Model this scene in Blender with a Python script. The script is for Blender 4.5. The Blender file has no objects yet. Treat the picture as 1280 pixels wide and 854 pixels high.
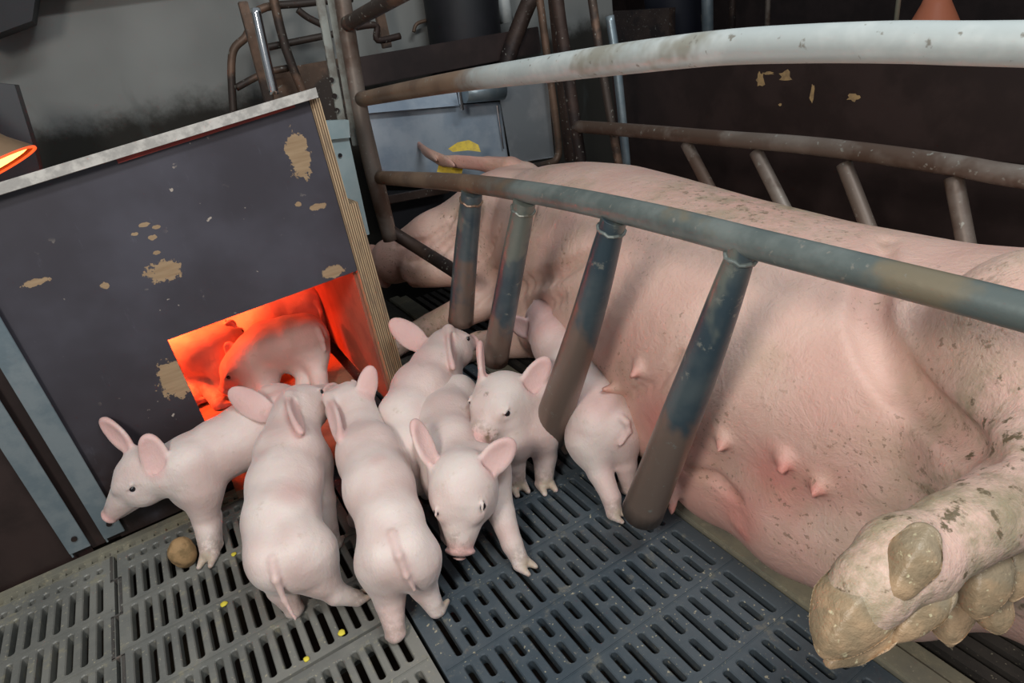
import bpy, bmesh, math, random
import numpy as np
from mathutils import Vector, Matrix, noise as mnoise
random.seed(7)
C = bpy.context.scene.collection
# ------------------------------------------------------------------ camera
F, CX, CY, H = 790.0, 640.0, 427.0, 0.8
yaw, pitch, roll = map(math.radians, (-27, 27, -10))
_cy, _sy = math.cos(yaw), math.sin(yaw)
_f0 = np.array([-_sy, _cy, 0]); _r0 = np.array([_cy, _sy, 0]); _u0 = np.array([0, 0, 1.])
_f = _f0*math.cos(pitch) - _u0*math.sin(pitch)
_u = _u0*math.cos(pitch) + _f0*math.sin(pitch)
_r = _r0*math.cos(roll) + _u*math.sin(roll)
_u2 = _u*math.cos(roll) - _r0*math.sin(roll)
R = np.array([_r, _u2, -_f])
cd = bpy.data.cameras.new('camera'); cam = bpy.data.objects.new('camera', cd); C.objects.link(cam)
m = Matrix([[R[0][i], R[1][i], R[2][i], 0] for i in range(3)] + [[0, 0, 0, 1]]); m[2][3] = H
cam.matrix_world = m
cd.sensor_width = 36; cd.lens = 36*F/1280; cd.clip_start = 0.02
bpy.context.scene.camera = cam
# ------------------------------------------------------------------ light
sc = bpy.context.scene
sc.view_settings.view_transform = 'Standard'; sc.view_settings.look = 'None'
sc.view_settings.gamma = 1; sc.view_settings.use_curve_mapping = False
sc.view_settings.exposure = 0.0
w = bpy.data.worlds.new('world'); sc.world = w; w.use_nodes = True
w.node_tree.nodes['Background'].inputs[0].default_value = (0.80, 0.9, 1.0, 1)
w.node_tree.nodes['Background'].inputs[1].default_value = 0.26
def area(name, loc, target, size, power, col, sy=None):
    l = bpy.data.lights.new(name, 'AREA'); l.energy = power; l.color = col; l.size = size
    if sy: l.shape = 'RECTANGLE'; l.size_y = sy
    o = bpy.data.objects.new(name, l); C.objects.link(o); o.location = loc
    d = Vector(target) - Vector(loc); o.rotation_euler = d.to_track_quat('-Z', 'Y').to_euler(); return o
area('key_light', (-0.62, -0.12, 1.30), (0.5, 0.8, 0.15), 0.30, 14.5, (1, 0.95, 0.90))
area('tube_light', (0.7, -0.5, 2.3), (0.5, 0.8, 0.1), 1.2, 30, (0.90, 0.96, 1), 0.25)
HEAT = (1.0, 0.065, 0.014)
hl = bpy.data.lights.new('heat_lamp_light', 'AREA'); hl.energy = 11; hl.color = HEAT; hl.shape = 'DISK'; hl.size = 0.13
ho = bpy.data.objects.new('heat_lamp_light', hl); C.objects.link(ho); ho.location = (-0.13, 1.46, 0.66); ho.rotation_euler = (math.radians(6), math.radians(-14), 0)

# ------------------------------------------------------------------ placing helpers
def ray(px, py):
    v = np.array([px-CX, -(py-CY), -F]); return R.T @ v / F
def PZ(px, py, z=0.): d = ray(px, py); return np.array([0, 0, H]) + d*((z-H)/d[2])
def PY(px, py, y): d = ray(px, py); return np.array([0, 0, H]) + d*(y/d[1])
def PX(px, py, x): d = ray(px, py); return np.array([0, 0, H]) + d*(x/d[0])
def PD(px, py, d): return np.array([0, 0, H]) + ray(px, py)*d
def depth(p): return -(R @ (np.array(p, float)-[0, 0, H]))[2]
def rp(pix, p): return pix*depth(p)/F
def nz(v): v = np.array(v, float); return v/np.linalg.norm(v)

# ------------------------------------------------------------------ materials
class NT:
    def __init__(s, name):
        s.m = bpy.data.materials.new(name); s.m.use_nodes = True; s.t = s.m.node_tree
        s.b = s.t.nodes['Principled BSDF']; s.tc = None
    def n(s, typ, **kw):
        n = s.t.nodes.new(typ)
        for k, v in kw.items(): setattr(n, k, v)
        return n
    def put(s, sock, v):
        if hasattr(v, 'is_output'): s.t.links.new(v, sock)
        elif isinstance(v, (tuple, list)) and len(v) == 3 and sock.type == 'RGBA': sock.default_value = (*v, 1)
        else: sock.default_value = v
    def coord(s):
        if not s.tc: s.tc = s.n('ShaderNodeTexCoord')
        return s.tc.outputs['Object']
    def noise(s, scale, detail=3, rough=.55, vec=None, dist=0):
        n = s.n('ShaderNodeTexNoise'); s.put(n.inputs['Vector'], vec or s.coord())
        n.inputs['Scale'].default_value = scale; n.inputs['Detail'].default_value = detail
        n.inputs['Roughness'].default_value = rough; n.inputs['Distortion'].default_value = dist
        return n.outputs['Fac']
    def stretch(s, sc):
        n = s.n('ShaderNodeMapping'); s.put(n.inputs['Vector'], s.coord()); n.inputs['Scale'].default_value = sc
        return n.outputs[0]
    def ramp(s, f, a, b):
        n = s.n('ShaderNodeMapRange'); s.put(n.inputs[0], f); n.inputs[1].default_value = a; n.inputs[2].default_value = b
        n.interpolation_type = 'SMOOTHSTEP'; return n.outputs[0]
    def math(s, op, a, b=0.):
        n = s.n('ShaderNodeMath', operation=op); s.put(n.inputs[0], a); s.put(n.inputs[1], b); return n.outputs[0]
    def mix(s, f, a, b):
        n = s.n('ShaderNodeMix', data_type='RGBA'); s.put(n.inputs[0], f); s.put(n.inputs[6], a); s.put(n.inputs[7], b)
        return n.outputs[2]
    def attr(s, name):
        n = s.n('ShaderNodeAttribute', attribute_name=name); return n.outputs['Fac']
    def bump(s, h, strength=.3, dist=.002):
        n = s.n('ShaderNodeBump'); n.inputs['Strength'].default_value = strength; n.inputs['Distance'].default_value = dist
        s.put(n.inputs['Height'], h); s.put(s.b.inputs['Normal'], n.outputs[0])
    def fin(s, col, rough=.6, metal=0., spec=.5):
        s.put(s.b.inputs['Base Color'], col); s.put(s.b.inputs['Roughness'], rough); s.put(s.b.inputs['Metallic'], metal)
        s.b.inputs['Specular IOR Level'].default_value = spec; return s.m
    def spots(s, lst, jag=.5, scale=45):
        """mask of chips: lst of (x, z, rx, rz) in object coordinates"""
        sep = s.n('ShaderNodeSeparateXYZ'); s.put(sep.inputs[0], s.coord())
        nn = s.math('MULTIPLY', s.math('SUBTRACT', s.math('ADD', s.math('MULTIPLY', s.noise(scale, 5, .75), .6), s.math('MULTIPLY', s.noise(110, 3, .6), .4)), .5), jag*2)
        out = 0.
        for (x, z, rx, rz) in lst:
            a = s.math('DIVIDE', s.math('SUBTRACT', sep.outputs[0], x), rx)
            b = s.math('DIVIDE', s.math('SUBTRACT', sep.outputs[2], z), rz)
            d = s.math('SQRT', s.math('ADD', s.math('MULTIPLY', a, a), s.math('MULTIPLY', b, b)))
            mk = s.ramp(s.math('ADD', d, nn), 1.05, .95)
            out = mk if out == 0. else s.math('MAXIMUM', out, mk)
        return out

def mat_plain(name, c1, c2=None, scale=8, rough=.6, metal=0., bump=0., bscale=60, spec=.5, lo=.4, hi=.62):
    t = NT(name); col = c1
    if c2: col = t.mix(t.ramp(t.noise(scale, 5, .62), lo, hi), c1, c2)
    if bump: t.bump(t.noise(bscale, 4), bump, .002)
    return t.fin(col, rough, metal, spec)

def mat_skin_piglet():
    t = NT('piglet_skin')
    base = t.mix(t.ramp(t.noise(9, 2), .35, .65), (.66, .49, .44), (.77, .65, .59))
    base = t.mix(t.attr('pink'), base, (.69, .36, .33))
    base = t.mix(t.attr('rosy'), base, (.66, .42, .38))
    base = t.mix(t.math('MULTIPLY', t.attr('dirt'), t.ramp(t.noise(55, 4, .7), .38, .6)), base, (.22, .15, .10))
    base = t.mix(t.math('MULTIPLY', t.ramp(t.noise(38, 4, .7), .60, .72), .35), base, (.50, .38, .28))
    base = t.mix(t.attr('hoof'), base, (.50, .40, .29))
    t.bump(t.math('ADD', t.noise(240, 3, .7, vec=t.stretch((1, 1, .3))), t.math('MULTIPLY', t.noise(38, 3, .6), 2.2)), .5, .0016)
    m = t.fin(base, .5, 0, .35)
    t.b.inputs['Subsurface Weight'].default_value = .25
    t.b.inputs['Subsurface Radius'].default_value = (.012, .004, .002); t.b.inputs['Subsurface Scale'].default_value = .6
    t.b.inputs['Sheen Weight'].default_value = .25; t.b.inputs['Sheen Roughness'].default_value = .4
    return m
def mat_skin_sow():
    t = NT('sow_skin')
    base = t.mix(t.ramp(t.noise(4, 3), .35, .65), (.66, .40, .325), (.72, .49, .40))
    base = t.mix(t.attr('pink'), base, (.66, .27, .22))
    base = t.mix(t.math('MULTIPLY', t.ramp(t.noise(6, 5, .65), .50, .66), .35), base, (.43, .32, .21))
    sp = t.ramp(t.noise(125, 3, .6), .60, .67)
    zone = t.ramp(t.noise(5.5, 3), .46, .62)
    base = t.mix(t.math('MULTIPLY', t.math('MULTIPLY', sp, zone), .65), base, (.20, .13, .08))
    d = t.math('MULTIPLY', t.attr('dirt'), t.ramp(t.noise(16, 6, .7), .40, .64))
    base = t.mix(d, base, (.36, .29, .19))
    base = t.mix(t.math('MULTIPLY', t.attr('dirt'), t.ramp(t.noise(60, 4, .7), .56, .66)), base, (.16, .12, .07))
    base = t.mix(t.math('MULTIPLY', t.attr('seam'), .8), base, (.30, .17, .10))
    h = t.math('ADD', t.noise(22, 6, .66, dist=.6), t.math('MULTIPLY', t.noise(170, 3, .7), .22))
    t.bump(h, .55, .007)
    m = t.fin(base, .5, 0, .4)
    t.b.inputs['Subsurface Weight'].default_value = .15
    t.b.inputs['Subsurface Radius'].default_value = (.012, .004, .002); t.b.inputs['Subsurface Scale'].default_value = .6
    return m
def mat_pipe(name, base, alt, rust, rusty=.5, rough=.42, far=None):
    t = NT(name)
    n1 = t.ramp(t.noise(7, 5, .65), .42, .60)
    c = t.mix(n1, base, alt)
    r = t.ramp(t.noise(4.5, 5, .6), .62-rusty*.3, .70-rusty*.3)
    c = t.mix(r, c, rust)
    if far:
        sep = t.n('ShaderNodeSeparateXYZ'); t.put(sep.inputs[0], t.coord())
        yy_ = t.math('ADD', sep.outputs[1], t.math('MULTIPLY', t.math('SUBTRACT', t.noise(14, 4, .6), .5), .25))
        c = t.mix(t.ramp(yy_, far[0], far[1]), c, t.mix(t.ramp(t.noise(10, 4), .4, .6), (.29, .19, .125), (.19, .12, .08)))
    c = t.mix(t.ramp(t.noise(90, 3), .64, .72), c, (.30, .29, .25))
    t.bump(t.noise(120, 4), .25, .001)
    return t.fin(c, rough, .35)
def mat_finger():
    t = NT('worn_blue_bar'); sep = t.n('ShaderNodeSeparateXYZ'); t.put(sep.inputs[0], t.coord())
    g = t.math('ADD', sep.outputs[2], t.math('MULTIPLY', t.math('SUBTRACT', t.noise(9, 4, .6, vec=t.stretch((1, 1, .6))), .5), .5))
    c = t.mix(t.ramp(t.noise(8, 4), .4, .6), (.055, .085, .105), (.10, .13, .14))
    c = t.mix(t.ramp(g, .35, .28), c, (.20, .145, .115))
    c = t.mix(t.ramp(g, .47, .52), c, (.20, .22, .19))
    c = t.mix(t.ramp(t.noise(40, 5, .7), .60, .70), c, (.24, .25, .22))
    t.bump(t.noise(120, 4), .3, .001); return t.fin(c, .36, .3)
def mat_panel():
    t = NT('film_faced_plywood')
    c = t.mix(t.ramp(t.noise(5, 4), .35, .7), (.052, .047, .056), (.078, .074, .090))
    sep = t.n('ShaderNodeSeparateXYZ'); t.put(sep.inputs[0], t.coord())
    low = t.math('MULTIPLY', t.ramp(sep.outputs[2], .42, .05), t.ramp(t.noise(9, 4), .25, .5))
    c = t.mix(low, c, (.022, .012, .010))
    big = t.spots([(a, b, c1, d) for (a, b, c1, d) in CHIPS], 1.5, 32)
    grain = t.mix(t.noise(60, 3, vec=t.stretch((.3, 1, 3))), (.24, .15, .08), (.46, .33, .20))
    c = t.mix(big, c, grain)
    sm = t.math('MULTIPLY', t.ramp(t.noise(60, 2, .5), .70, .73), t.ramp(t.noise(7, 2), .50, .62))
    c = t.mix(sm, c, (.42, .36, .30))
    c = t.mix(t.math('MULTIPLY', t.ramp(t.noise(22, 5, .8, vec=t.stretch((2.5, 1, .6))), .60, .8), .35), c, (.20, .20, .24))
    t.bump(big, -.3, .001)
    return t.fin(c, .42, 0, .4)
CHIPS = []
def chip(px, py, wx, wz):
    p = PY(px, py, 1.27); CHIPS.append((p[0], p[2], rp(wx, p)/2, rp(wz, p)/2))
for a in [(372, 192, 28, 60), (205, 339, 42, 26), (46, 353, 32, 8), (132, 357, 10, 10), (222, 474, 44, 52), (417, 340, 26, 16), (398, 258, 22, 8),
          (190, 297, 10, 6), (180, 281, 12, 5), (196, 284, 8, 5), (168, 293, 8, 4), (373, 255, 8, 6), (196, 316, 10, 5)]: chip(*a)
def mat_ply_edge():
    t = NT('plywood_edge')
    sep = t.n('ShaderNodeSeparateXYZ'); t.put(sep.inputs[0], t.coord())
    wv = t.n('ShaderNodeMath', operation='SINE'); t.put(wv.inputs[0], t.math('MULTIPLY', t.math('ADD', sep.outputs[0], t.math('MULTIPLY', t.noise(9, 2), .0006)), 1350))
    c = t.mix(t.ramp(wv.outputs[0], -.3, .5), (.14, .085, .045), (.52, .37, .22))
    c = t.mix(t.math('MULTIPLY', t.ramp(t.noise(30, 4, vec=t.stretch((3, 3, .4))), .5, .62), .6), c, (.17, .12, .08))
    return t.fin(c, .75)
def mat_emit(name, col, s):
    t = NT(name); t.put(t.b.inputs['Base Color'], (0.02, .01, .01)); t.put(t.b.inputs['Emission Color'], col); t.b.inputs['Emission Strength'].default_value = s; return t.m

M = {}
M['piglet'] = mat_skin_piglet(); M['sow'] = mat_skin_sow()
M['eye'] = mat_plain('dark_eye', (.012, .010, .012), rough=.12)
def mat_hoof():
    t = NT('dirty_hoof_horn')
    c = t.mix(t.ramp(t.noise(34, 5), .40, .62), (.43, .29, .17), (.27, .20, .12))
    c = t.mix(t.math('MULTIPLY', t.ramp(t.math('ADD', t.attr('top'), t.math('MULTIPLY', t.math('SUBTRACT', t.noise(60, 5, .7), .5), 1.4)), .2, .7), .75), c, (.28, .23, .155))
    c = t.mix(t.ramp(t.noise(150, 3), .64, .7), c, (.55, .48, .30))
    t.bump(t.math('ADD', t.noise(45, 5, .7), t.math('MULTIPLY', t.noise(200, 3), .4)), .8, .003); return t.fin(c, .45)
M['hoof'] = mat_hoof()
M['nostril'] = mat_plain('nostril', (.12, .04, .035), rough=.7)
M['galv'] = mat_pipe('galvanised_pipe', (.56, .61, .59), (.70, .74, .71), (.38, .37, .31), 0.12, .42, (.84, 1.02))
M['rail'] = mat_pipe('worn_grey_pipe', (.24, .27, .25), (.15, .18, .17), (.26, .22, .15), .22, .42, (.84, 1.0))
M['finger'] = mat_pipe('painted_bar', (.075, .11, .13), (.11, .15, .16), (.20, .14, .11), .62, .34)
M['finger'] = mat_finger(); M['rust'] = mat_pipe('rusty_pipe', (.12, .075, .05), (.20, .12, .08), (.055, .04, .032), .5, .55)
M['darkrust'] = mat_pipe('dark_rusty_steel', (.045, .026, .020), (.065, .04, .03), (.025, .016, .014), .5, .6)
M['brownpipe'] = mat_pipe('brown_pipe', (.16, .12, .095), (.22, .18, .15), (.11, .07, .05), .4, .5)
M['zinc'] = mat_plain('zinc_channel', (.24, .30, .33), (.33, .38, .40), 14, .38, .6, .2, 90)
M['anglep'] = mat_plain('pale_angle_iron', (.36, .37, .33), (.22, .20, .17), 16, .5, .1, .3)
M['bracket'] = mat_plain('pale_teal_plate', (.42, .54, .55), (.50, .60, .60), 10, .5, .2)
M['chrome'] = mat_plain('chrome_bar', (.75, .75, .75), rough=.15, metal=1)
M['black'] = mat_plain('black_plastic', (.006, .006, .008), (.010, .009, .012), 8, .6)
M['trough'] = mat_plain('blue_grey_trough', (.30, .36, .43), (.42, .47, .52), 7, .35, .1, .2)
M['steel'] = mat_plain('stainless_sheet', (.42, .45, .47), (.55, .57, .58), 7, .30, .6)
M['panel'] = mat_panel(); M['ply'] = mat_ply_edge()
M['lid'] = mat_plain('weathered_lid_board', (.38, .36, .33), (.58, .55, .50), 40, .8, 0, .6, 90)
M['redstrip'] = mat_plain('red_film_edge', (.42, .05, .03), (.30, .04, .03), 30, .5)
M['board'] = mat_plain('box_inner_board', (.40, .16, .10), (.32, .12, .08), 12, .6)
M['wood'] = mat_plain('worn_wood', (.36, .22, .13), (.25, .15, .09), 20, .75, 0, .4)
M['brownboard'] = mat_plain('dark_brown_board', (.022, .012, .010), (.035, .02, .017), 8, .5)
M['copper'] = mat_plain('heat_lamp_shade', (.42, .27, .16), (.30, .19, .11), 10, .45, .5)
M['orangelamp'] = mat_plain('orange_lamp_shade', (.65, .20, .10), rough=.5)
M['glow'] = mat_emit('lamp_glow', (1, .22, .05), 9)
M['rimglow'] = mat_emit('lamp_rim', (1, .09, .02), 1.6)
M['yellow'] = mat_plain('yellow_ear_tag', (.80, .56, .02), (.62, .42, .03), 60, .4)
M['feed'] = mat_plain('feed_bit', (.75, .62, .06), rough=.7)
M['potato'] = mat_plain('brown_lump', (.36, .22, .10), (.22, .14, .06), 50, .8, 0, .9, 90)
M['blue'] = mat_plain('blue_reflection', (.02, .14, .45), rough=.4)
M['white'] = mat_plain('white_plastic_pipe', (.62, .64, .62), (.5, .52, .5), 10, .5)
def mat_slat(name, a, b, c):
    t = NT(name); col = t.mix(t.ramp(t.noise(7, 5, .65), .38, .62), a, b)
    col = t.mix(t.ramp(t.noise(26, 6, .75), .56, .68), col, c)
    col = t.mix(t.ramp(t.noise(160, 2), .66, .72), col, (.36, .33, .24))
    t.bump(t.noise(90, 5, .7), .5, .0015); return t.fin(col, .45)
M['slat_old'] = mat_slat('old_slat', (.15, .15, .135), (.21, .205, .18), (.27, .25, .18))
M['slat_new'] = mat_slat('dark_slat', (.052, .07, .084), (.080, .097, .108), (.15, .15, .13))
M['beam'] = mat_slat('concrete_beam', (.20, .19, .15), (.28, .255, .18), (.36, .32, .22))
M['sowslat'] = mat_slat('sow_slat', (.055, .05, .045), (.085, .075, .065), (.14, .12, .10))
M['pit'] = mat_plain('slurry_pit', (.03, .02, .015), (.05, .035, .02), 6, .5)
def mat_wall():
    t = NT('dirty_wall'); sep = t.n('ShaderNodeSeparateXYZ'); t.put(sep.inputs[0], t.coord())
    c = t.mix(t.ramp(t.noise(2.2, 3), .35, .65), (.22, .22, .205), (.29, .29, .27))
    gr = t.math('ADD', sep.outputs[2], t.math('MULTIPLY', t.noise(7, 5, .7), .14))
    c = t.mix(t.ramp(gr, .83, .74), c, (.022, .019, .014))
    c = t.mix(t.math('MULTIPLY', t.ramp(t.noise(2.2, 4, .6, vec=t.stretch((2.2, 1, .6))), .56, .70), .75), c, (.07, .078, .075))
    t.bump(t.noise(14, 4), .2, .004)
    return t.fin(c, .85)
M['wall'] = mat_wall()

# ------------------------------------------------------------------ object helpers
def link(name, me, mat=None, parent=None, smooth=False):
    o = bpy.data.objects.new(name, me); C.objects.link(o)
    if mat: me.materials.append(mat)
    if parent: o.parent = parent
    if smooth:
        for p in me.polygons: p.use_smooth = True
    return o
def tag(o, label, cat, group=None, kind=None):
    o['label'] = label; o['category'] = cat
    if group: o['group'] = group
    if kind: o['kind'] = kind
    return o
def struct(o, label=None):
    o['kind'] = 'structure'
    if label: o['label'] = label
    return o
def empty(name, loc=(0, 0, 0)):
    o = bpy.data.objects.new(name, None); C.objects.link(o); o.location = loc; o.empty_display_size = .05; return o
class MB:
    def __init__(s): s.bm = bmesh.new()
    def box(s, x0, x1, y0, y1, z0, z1, rot=None, bev=0):
        g = bmesh.ops.create_cube(s.bm, size=1)
        for v in g['verts']:
            v.co = Vector((x0+(v.co.x+.5)*(x1-x0), y0+(v.co.y+.5)*(y1-y0), z0+(v.co.z+.5)*(z1-z0)))
        if bev:
            es = list({e for v in g['verts'] for e in v.link_edges})
            bmesh.ops.bevel(s.bm, geom=es, offset=bev, segments=2, affect='EDGES')
        return s
    def beam(s, a, b, w, h, up=(0, 0, 1), bev=.002):
        a, b = Vector(a), Vector(b); d = b-a; L = d.length; d.normalize()
        x = d.cross(Vector(up)); x.normalize(); u = x.cross(d)
        g = bmesh.ops.create_cube(s.bm, size=1)
        for v in g['verts']:
            v.co = a + d*((v.co.y+.5)*L) + x*(v.co.x*w) + u*(v.co.z*h)
        if bev:
            es = list({e for v in g['verts'] for e in v.link_edges})
            bmesh.ops.bevel(s.bm, geom=es, offset=bev, segments=2, affect='EDGES')
        return s
    def tube(s, pts, rad, seg=20, cap=True, sub=6, hollow=0):
        P = [Vector(p) for p in pts]; n = len(P)
        if not isinstance(rad, (list, tuple)): rad = [rad]*n
        # catmull-rom
        Q, RR = [], []
        if n > 2 and sub > 1:
            for i in range(n-1):
                p0 = P[max(i-1, 0)]; p1 = P[i]; p2 = P[i+1]; p3 = P[min(i+2, n-1)]
                for k in range(sub):
                    t = k/sub; t2 = t*t; t3 = t2*t
                    Q.append(.5*((2*p1)+(p2-p0)*t+(2*p0-5*p1+4*p2-p3)*t2+(3*p1-p0-3*p2+p3)*t3)); RR.append(rad[i]*(1-t)+rad[i+1]*t)
            Q.append(P[-1]); RR.append(rad[-1])
        else: Q, RR = P, list(rad)
        rings = []; t0 = (Q[1]-Q[0]).normalized(); nn = t0.orthogonal().normalized()
        for i, q in enumerate(Q):
            t = (Q[min(i+1, len(Q)-1)]-Q[max(i-1, 0)]).normalized()
            nn = (nn - t*nn.dot(t)).normalized(); bb = t.cross(nn)
            rings.append([s.bm.verts.new(q + (nn*math.cos(2*math.pi*k/seg)+bb*math.sin(2*math.pi*k/seg))*RR[i]) for k in range(seg)])
        for a, b in zip(rings, rings[1:]):
            for k in range(seg): s.bm.faces.new((a[k], a[(k+1) % seg], b[(k+1) % seg], b[k]))
        if cap: s.bm.faces.new(rings[0][::-1]); s.bm.faces.new(rings[-1])
        return s
    def lathe(s, prof, seg=40, mat=None):
        rings = []
        for (r, z) in prof:
            rings.append([s.bm.verts.new(Vector((r*math.cos(2*math.pi*k/seg), r*math.sin(2*math.pi*k/seg), z))) for k in range(seg)])
        for a, b in zip(rings, rings[1:]):
            for k in range(seg): s.bm.faces.new((a[k], a[(k+1) % seg], b[(k+1) % seg], b[k]))
        if mat:
            bmesh.ops.transform(s.bm, matrix=mat, verts=[v for r in rings for v in r])
        return s
    def poly(s, pts, dv):
        """prism: outline extruded by dv"""
        a = [s.bm.verts.new(Vector(p)) for p in pts]; b = [s.bm.verts.new(Vector(p)+Vector(dv)) for p in pts]
        s.bm.faces.new(a); s.bm.faces.new(b[::-1])
        for i in range(len(a)): j = (i+1) % len(a); s.bm.faces.new((a[j], a[i], b[i], b[j]))
        return s
    def build(s, name, mat, parent=None, smooth=False):
        bmesh.ops.recalc_face_normals(s.bm, faces=s.bm.faces)
        me = bpy.data.meshes.new(name); s.bm.to_mesh(me); s.bm.free()
        o = link(name, me, mat, parent)
        if smooth:
            for p in me.polygons: p.use_smooth = (len(p.vertices) <= 4)
        return o
def pivot(o):
    """top-level mesh: put its origin at its base, keep it where it stands"""
    me = o.data; co = np.empty(len(me.vertices)*3); me.vertices.foreach_get('co', co); co = co.reshape(-1, 3)
    c = Vector(((co[:, 0].min()+co[:, 0].max())/2, (co[:, 1].min()+co[:, 1].max())/2, co[:, 2].min()))
    me.transform(Matrix.Translation(-c)); o.location = c; return o

# ------------------------------------------------------------------ organic bodies: distance fields turned into one surface
def surface_nets(G, o, h):
    neg = G < 0
    c = np.zeros(tuple(n-1 for n in G.shape), np.int8)
    for i in (0, 1):
        for j in (0, 1):
            for k in (0, 1): c += neg[i:neg.shape[0]-1+i, j:neg.shape[1]-1+j, k:neg.shape[2]-1+k]
    act = np.argwhere((c > 0) & (c < 8)); idx = -np.ones(c.shape, np.int64); idx[tuple(act.T)] = np.arange(len(act))
    s = np.zeros((len(act), 3)); cnt = np.zeros(len(act))
    for ax in range(3):
        for u in (0, 1):
            for v in (0, 1):
                off = np.zeros(3, int); o2 = [a for a in range(3) if a != ax]; off[o2[0]] = u; off[o2[1]] = v
                A = act+off; B = A.copy(); B[:, ax] += 1
                fa = G[tuple(A.T)]; fb = G[tuple(B.T)]; mk = (fa < 0) != (fb < 0)
                t = np.where(mk, fa/np.where(mk, fa-fb, 1), 0)
                p = A.astype(float); p[:, ax] += t
                s += p*mk[:, None]; cnt += mk
    V = s/cnt[:, None]*h + o
    quads = []
    for ax in range(3):
        sl = [slice(None)]*3; s2 = [slice(None)]*3; sl[ax] = slice(0, -1); s2[ax] = slice(1, None)
        a, b = neg[tuple(sl)], neg[tuple(s2)]
        E = np.argwhere(a != b); fl = a[tuple(E.T)]
        o2 = [x for x in range(3) if x != ax]
        ok = (E[:, o2[0]] > 0) & (E[:, o2[1]] > 0) & (E[:, o2[0]] < c.shape[o2[0]]) & (E[:, o2[1]] < c.shape[o2[1]]); E = E[ok]; fl = fl[ok]
        q = []
        for (u, v) in ((0, 0), (1, 0), (1, 1), (0, 1)):
            D = E.copy(); D[:, o2[0]] -= u; D[:, o2[1]] -= v; q.append(idx[tuple(D.T)])
        q = np.stack(q, 1)
        if ax == 1: fl = ~fl
        q[~fl] = q[~fl][:, ::-1]; quads.append(q)
    return V, np.concatenate(quads)
class Body:
    def __init__(s): s.ops = []
    def cone(s, a, b, ra, rb, k=.02, sub=False):
        a = np.array(a, float); b = np.array(b, float); r = max(ra, rb)
        def f(p):
            ba = b-a; t = np.clip(((p-a)@ba)/max(ba@ba, 1e-9), 0, 1)
            return np.linalg.norm(p-a-t[..., None]*ba, axis=-1)-(ra+(rb-ra)*t)
        s.ops.append((f, np.minimum(a, b)-r-k, np.maximum(a, b)+r+k, k, sub))
    def chain(s, pts, k=.02, ki=.005):
        P_ = [np.array(p, float) for p, _ in pts]; r_ = [r for _, r in pts]
        def f(p):
            out = None
            for a, b, ra, rb in zip(P_, P_[1:], r_, r_[1:]):
                ba = b-a; t = np.clip(((p-a)@ba)/max(ba@ba, 1e-9), 0, 1)
                d = np.linalg.norm(p-a-t[..., None]*ba, axis=-1)-(ra+(rb-ra)*t)
                if out is None: out = d
                else:
                    h_ = np.maximum(ki-np.abs(out-d), 0)/ki; out = np.minimum(out, d)-h_*h_*ki*.25
            return out
        R_ = max(r_); s.ops.append((f, np.min(P_, 0)-R_-k, np.max(P_, 0)+R_+k, k, False))
    def ell(s, c, rad, fr=None, k=.01, sub=False):
        c = np.array(c, float); rad = np.array(rad, float); fr = np.eye(3) if fr is None else np.array(fr, float)
        def f(p):
            q = (p-c)@fr.T; l = np.linalg.norm(q/rad, axis=-1); g = np.linalg.norm(q/rad**2, axis=-1)
            return l*(l-1)/np.maximum(g, 1e-6)
        e = rad.max(); s.ops.append((f, c-e-k, c+e+k, k, sub))
    def fn(s, f, lo, hi, k, sub=False): s.ops.append((f, np.array(lo, float), np.array(hi, float), k, sub))
    def hit(s, o, d, t0=.3, t1=2.2, n=1200):
        d = nz(d); ts = np.linspace(t0, t1, n); P_ = np.array(o)+ts[:, None]*d; g = np.full(n, 1.)
        for f, a, b, k, sub in s.ops:
            if sub: continue
            mk = ((P_ > a) & (P_ < b)).all(1)
            if mk.any():
                q = f(P_[mk]); c = g[mk]; h_ = np.maximum(k-np.abs(c-q), 0)/k; g[mk] = np.minimum(c, q)-h_*h_*k*.25
        i = np.argmax(g < 0); return P_[i] if g[i] < 0 else None
    def mesh(s, h):
        lo = np.min([o[1] for o in s.ops if not o[4]], 0)-2*h; hi = np.max([o[2] for o in s.ops if not o[4]], 0)+2*h
        n = np.ceil((hi-lo)/h).astype(int)+1; G = np.full(n, .05, np.float32)
        for f, a, b, k, sub in s.ops:
            i0 = np.clip(np.floor((a-lo)/h).astype(int), 0, n); i1 = np.clip(np.ceil((b-lo)/h).astype(int)+1, 0, n)
            if (i1 <= i0).any(): continue
            ax = [lo[d]+h*np.arange(i0[d], i1[d]) for d in range(3)]
            p = np.stack(np.meshgrid(*ax, indexing='ij'), -1); d = f(p)
            sl = tuple(slice(i0[d_], i1[d_]) for d_ in range(3)); g = G[sl]
            if sub:
                d = -d; hh = np.maximum(k-np.abs(g-d), 0)/k; G[sl] = np.maximum(g, d)+hh*hh*k*.25
            else:
                hh = np.maximum(k-np.abs(g-d), 0)/k; G[sl] = np.minimum(g, d)-hh*hh*k*.25
        return surface_nets(G, lo, h)
def body_obj(name, V, Q, mat, attrs=None, parent=None, origin=None):
    if origin is not None: V = V-np.array(origin)
    me = bpy.data.meshes.new(name)
    me.vertices.add(len(V)); me.vertices.foreach_set('co', V.astype(np.float32).ravel())
    me.loops.add(len(Q)*4); me.loops.foreach_set('vertex_index', Q.astype(np.int32).ravel())
    me.polygons.add(len(Q)); me.polygons.foreach_set('loop_start', np.arange(0, len(Q)*4, 4, dtype=np.int32))
    me.polygons.foreach_set('use_smooth', np.ones(len(Q), bool))
    me.update(calc_edges=True); me.validate()
    for k, a in (attrs or {}).items():
        at = me.attributes.new(k, 'FLOAT', 'POINT'); at.data.foreach_set('value', np.clip(a, 0, 1).astype(np.float32))
    o = link(name, me, mat, parent)
    if origin is not None: o.location = origin
    return o
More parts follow.
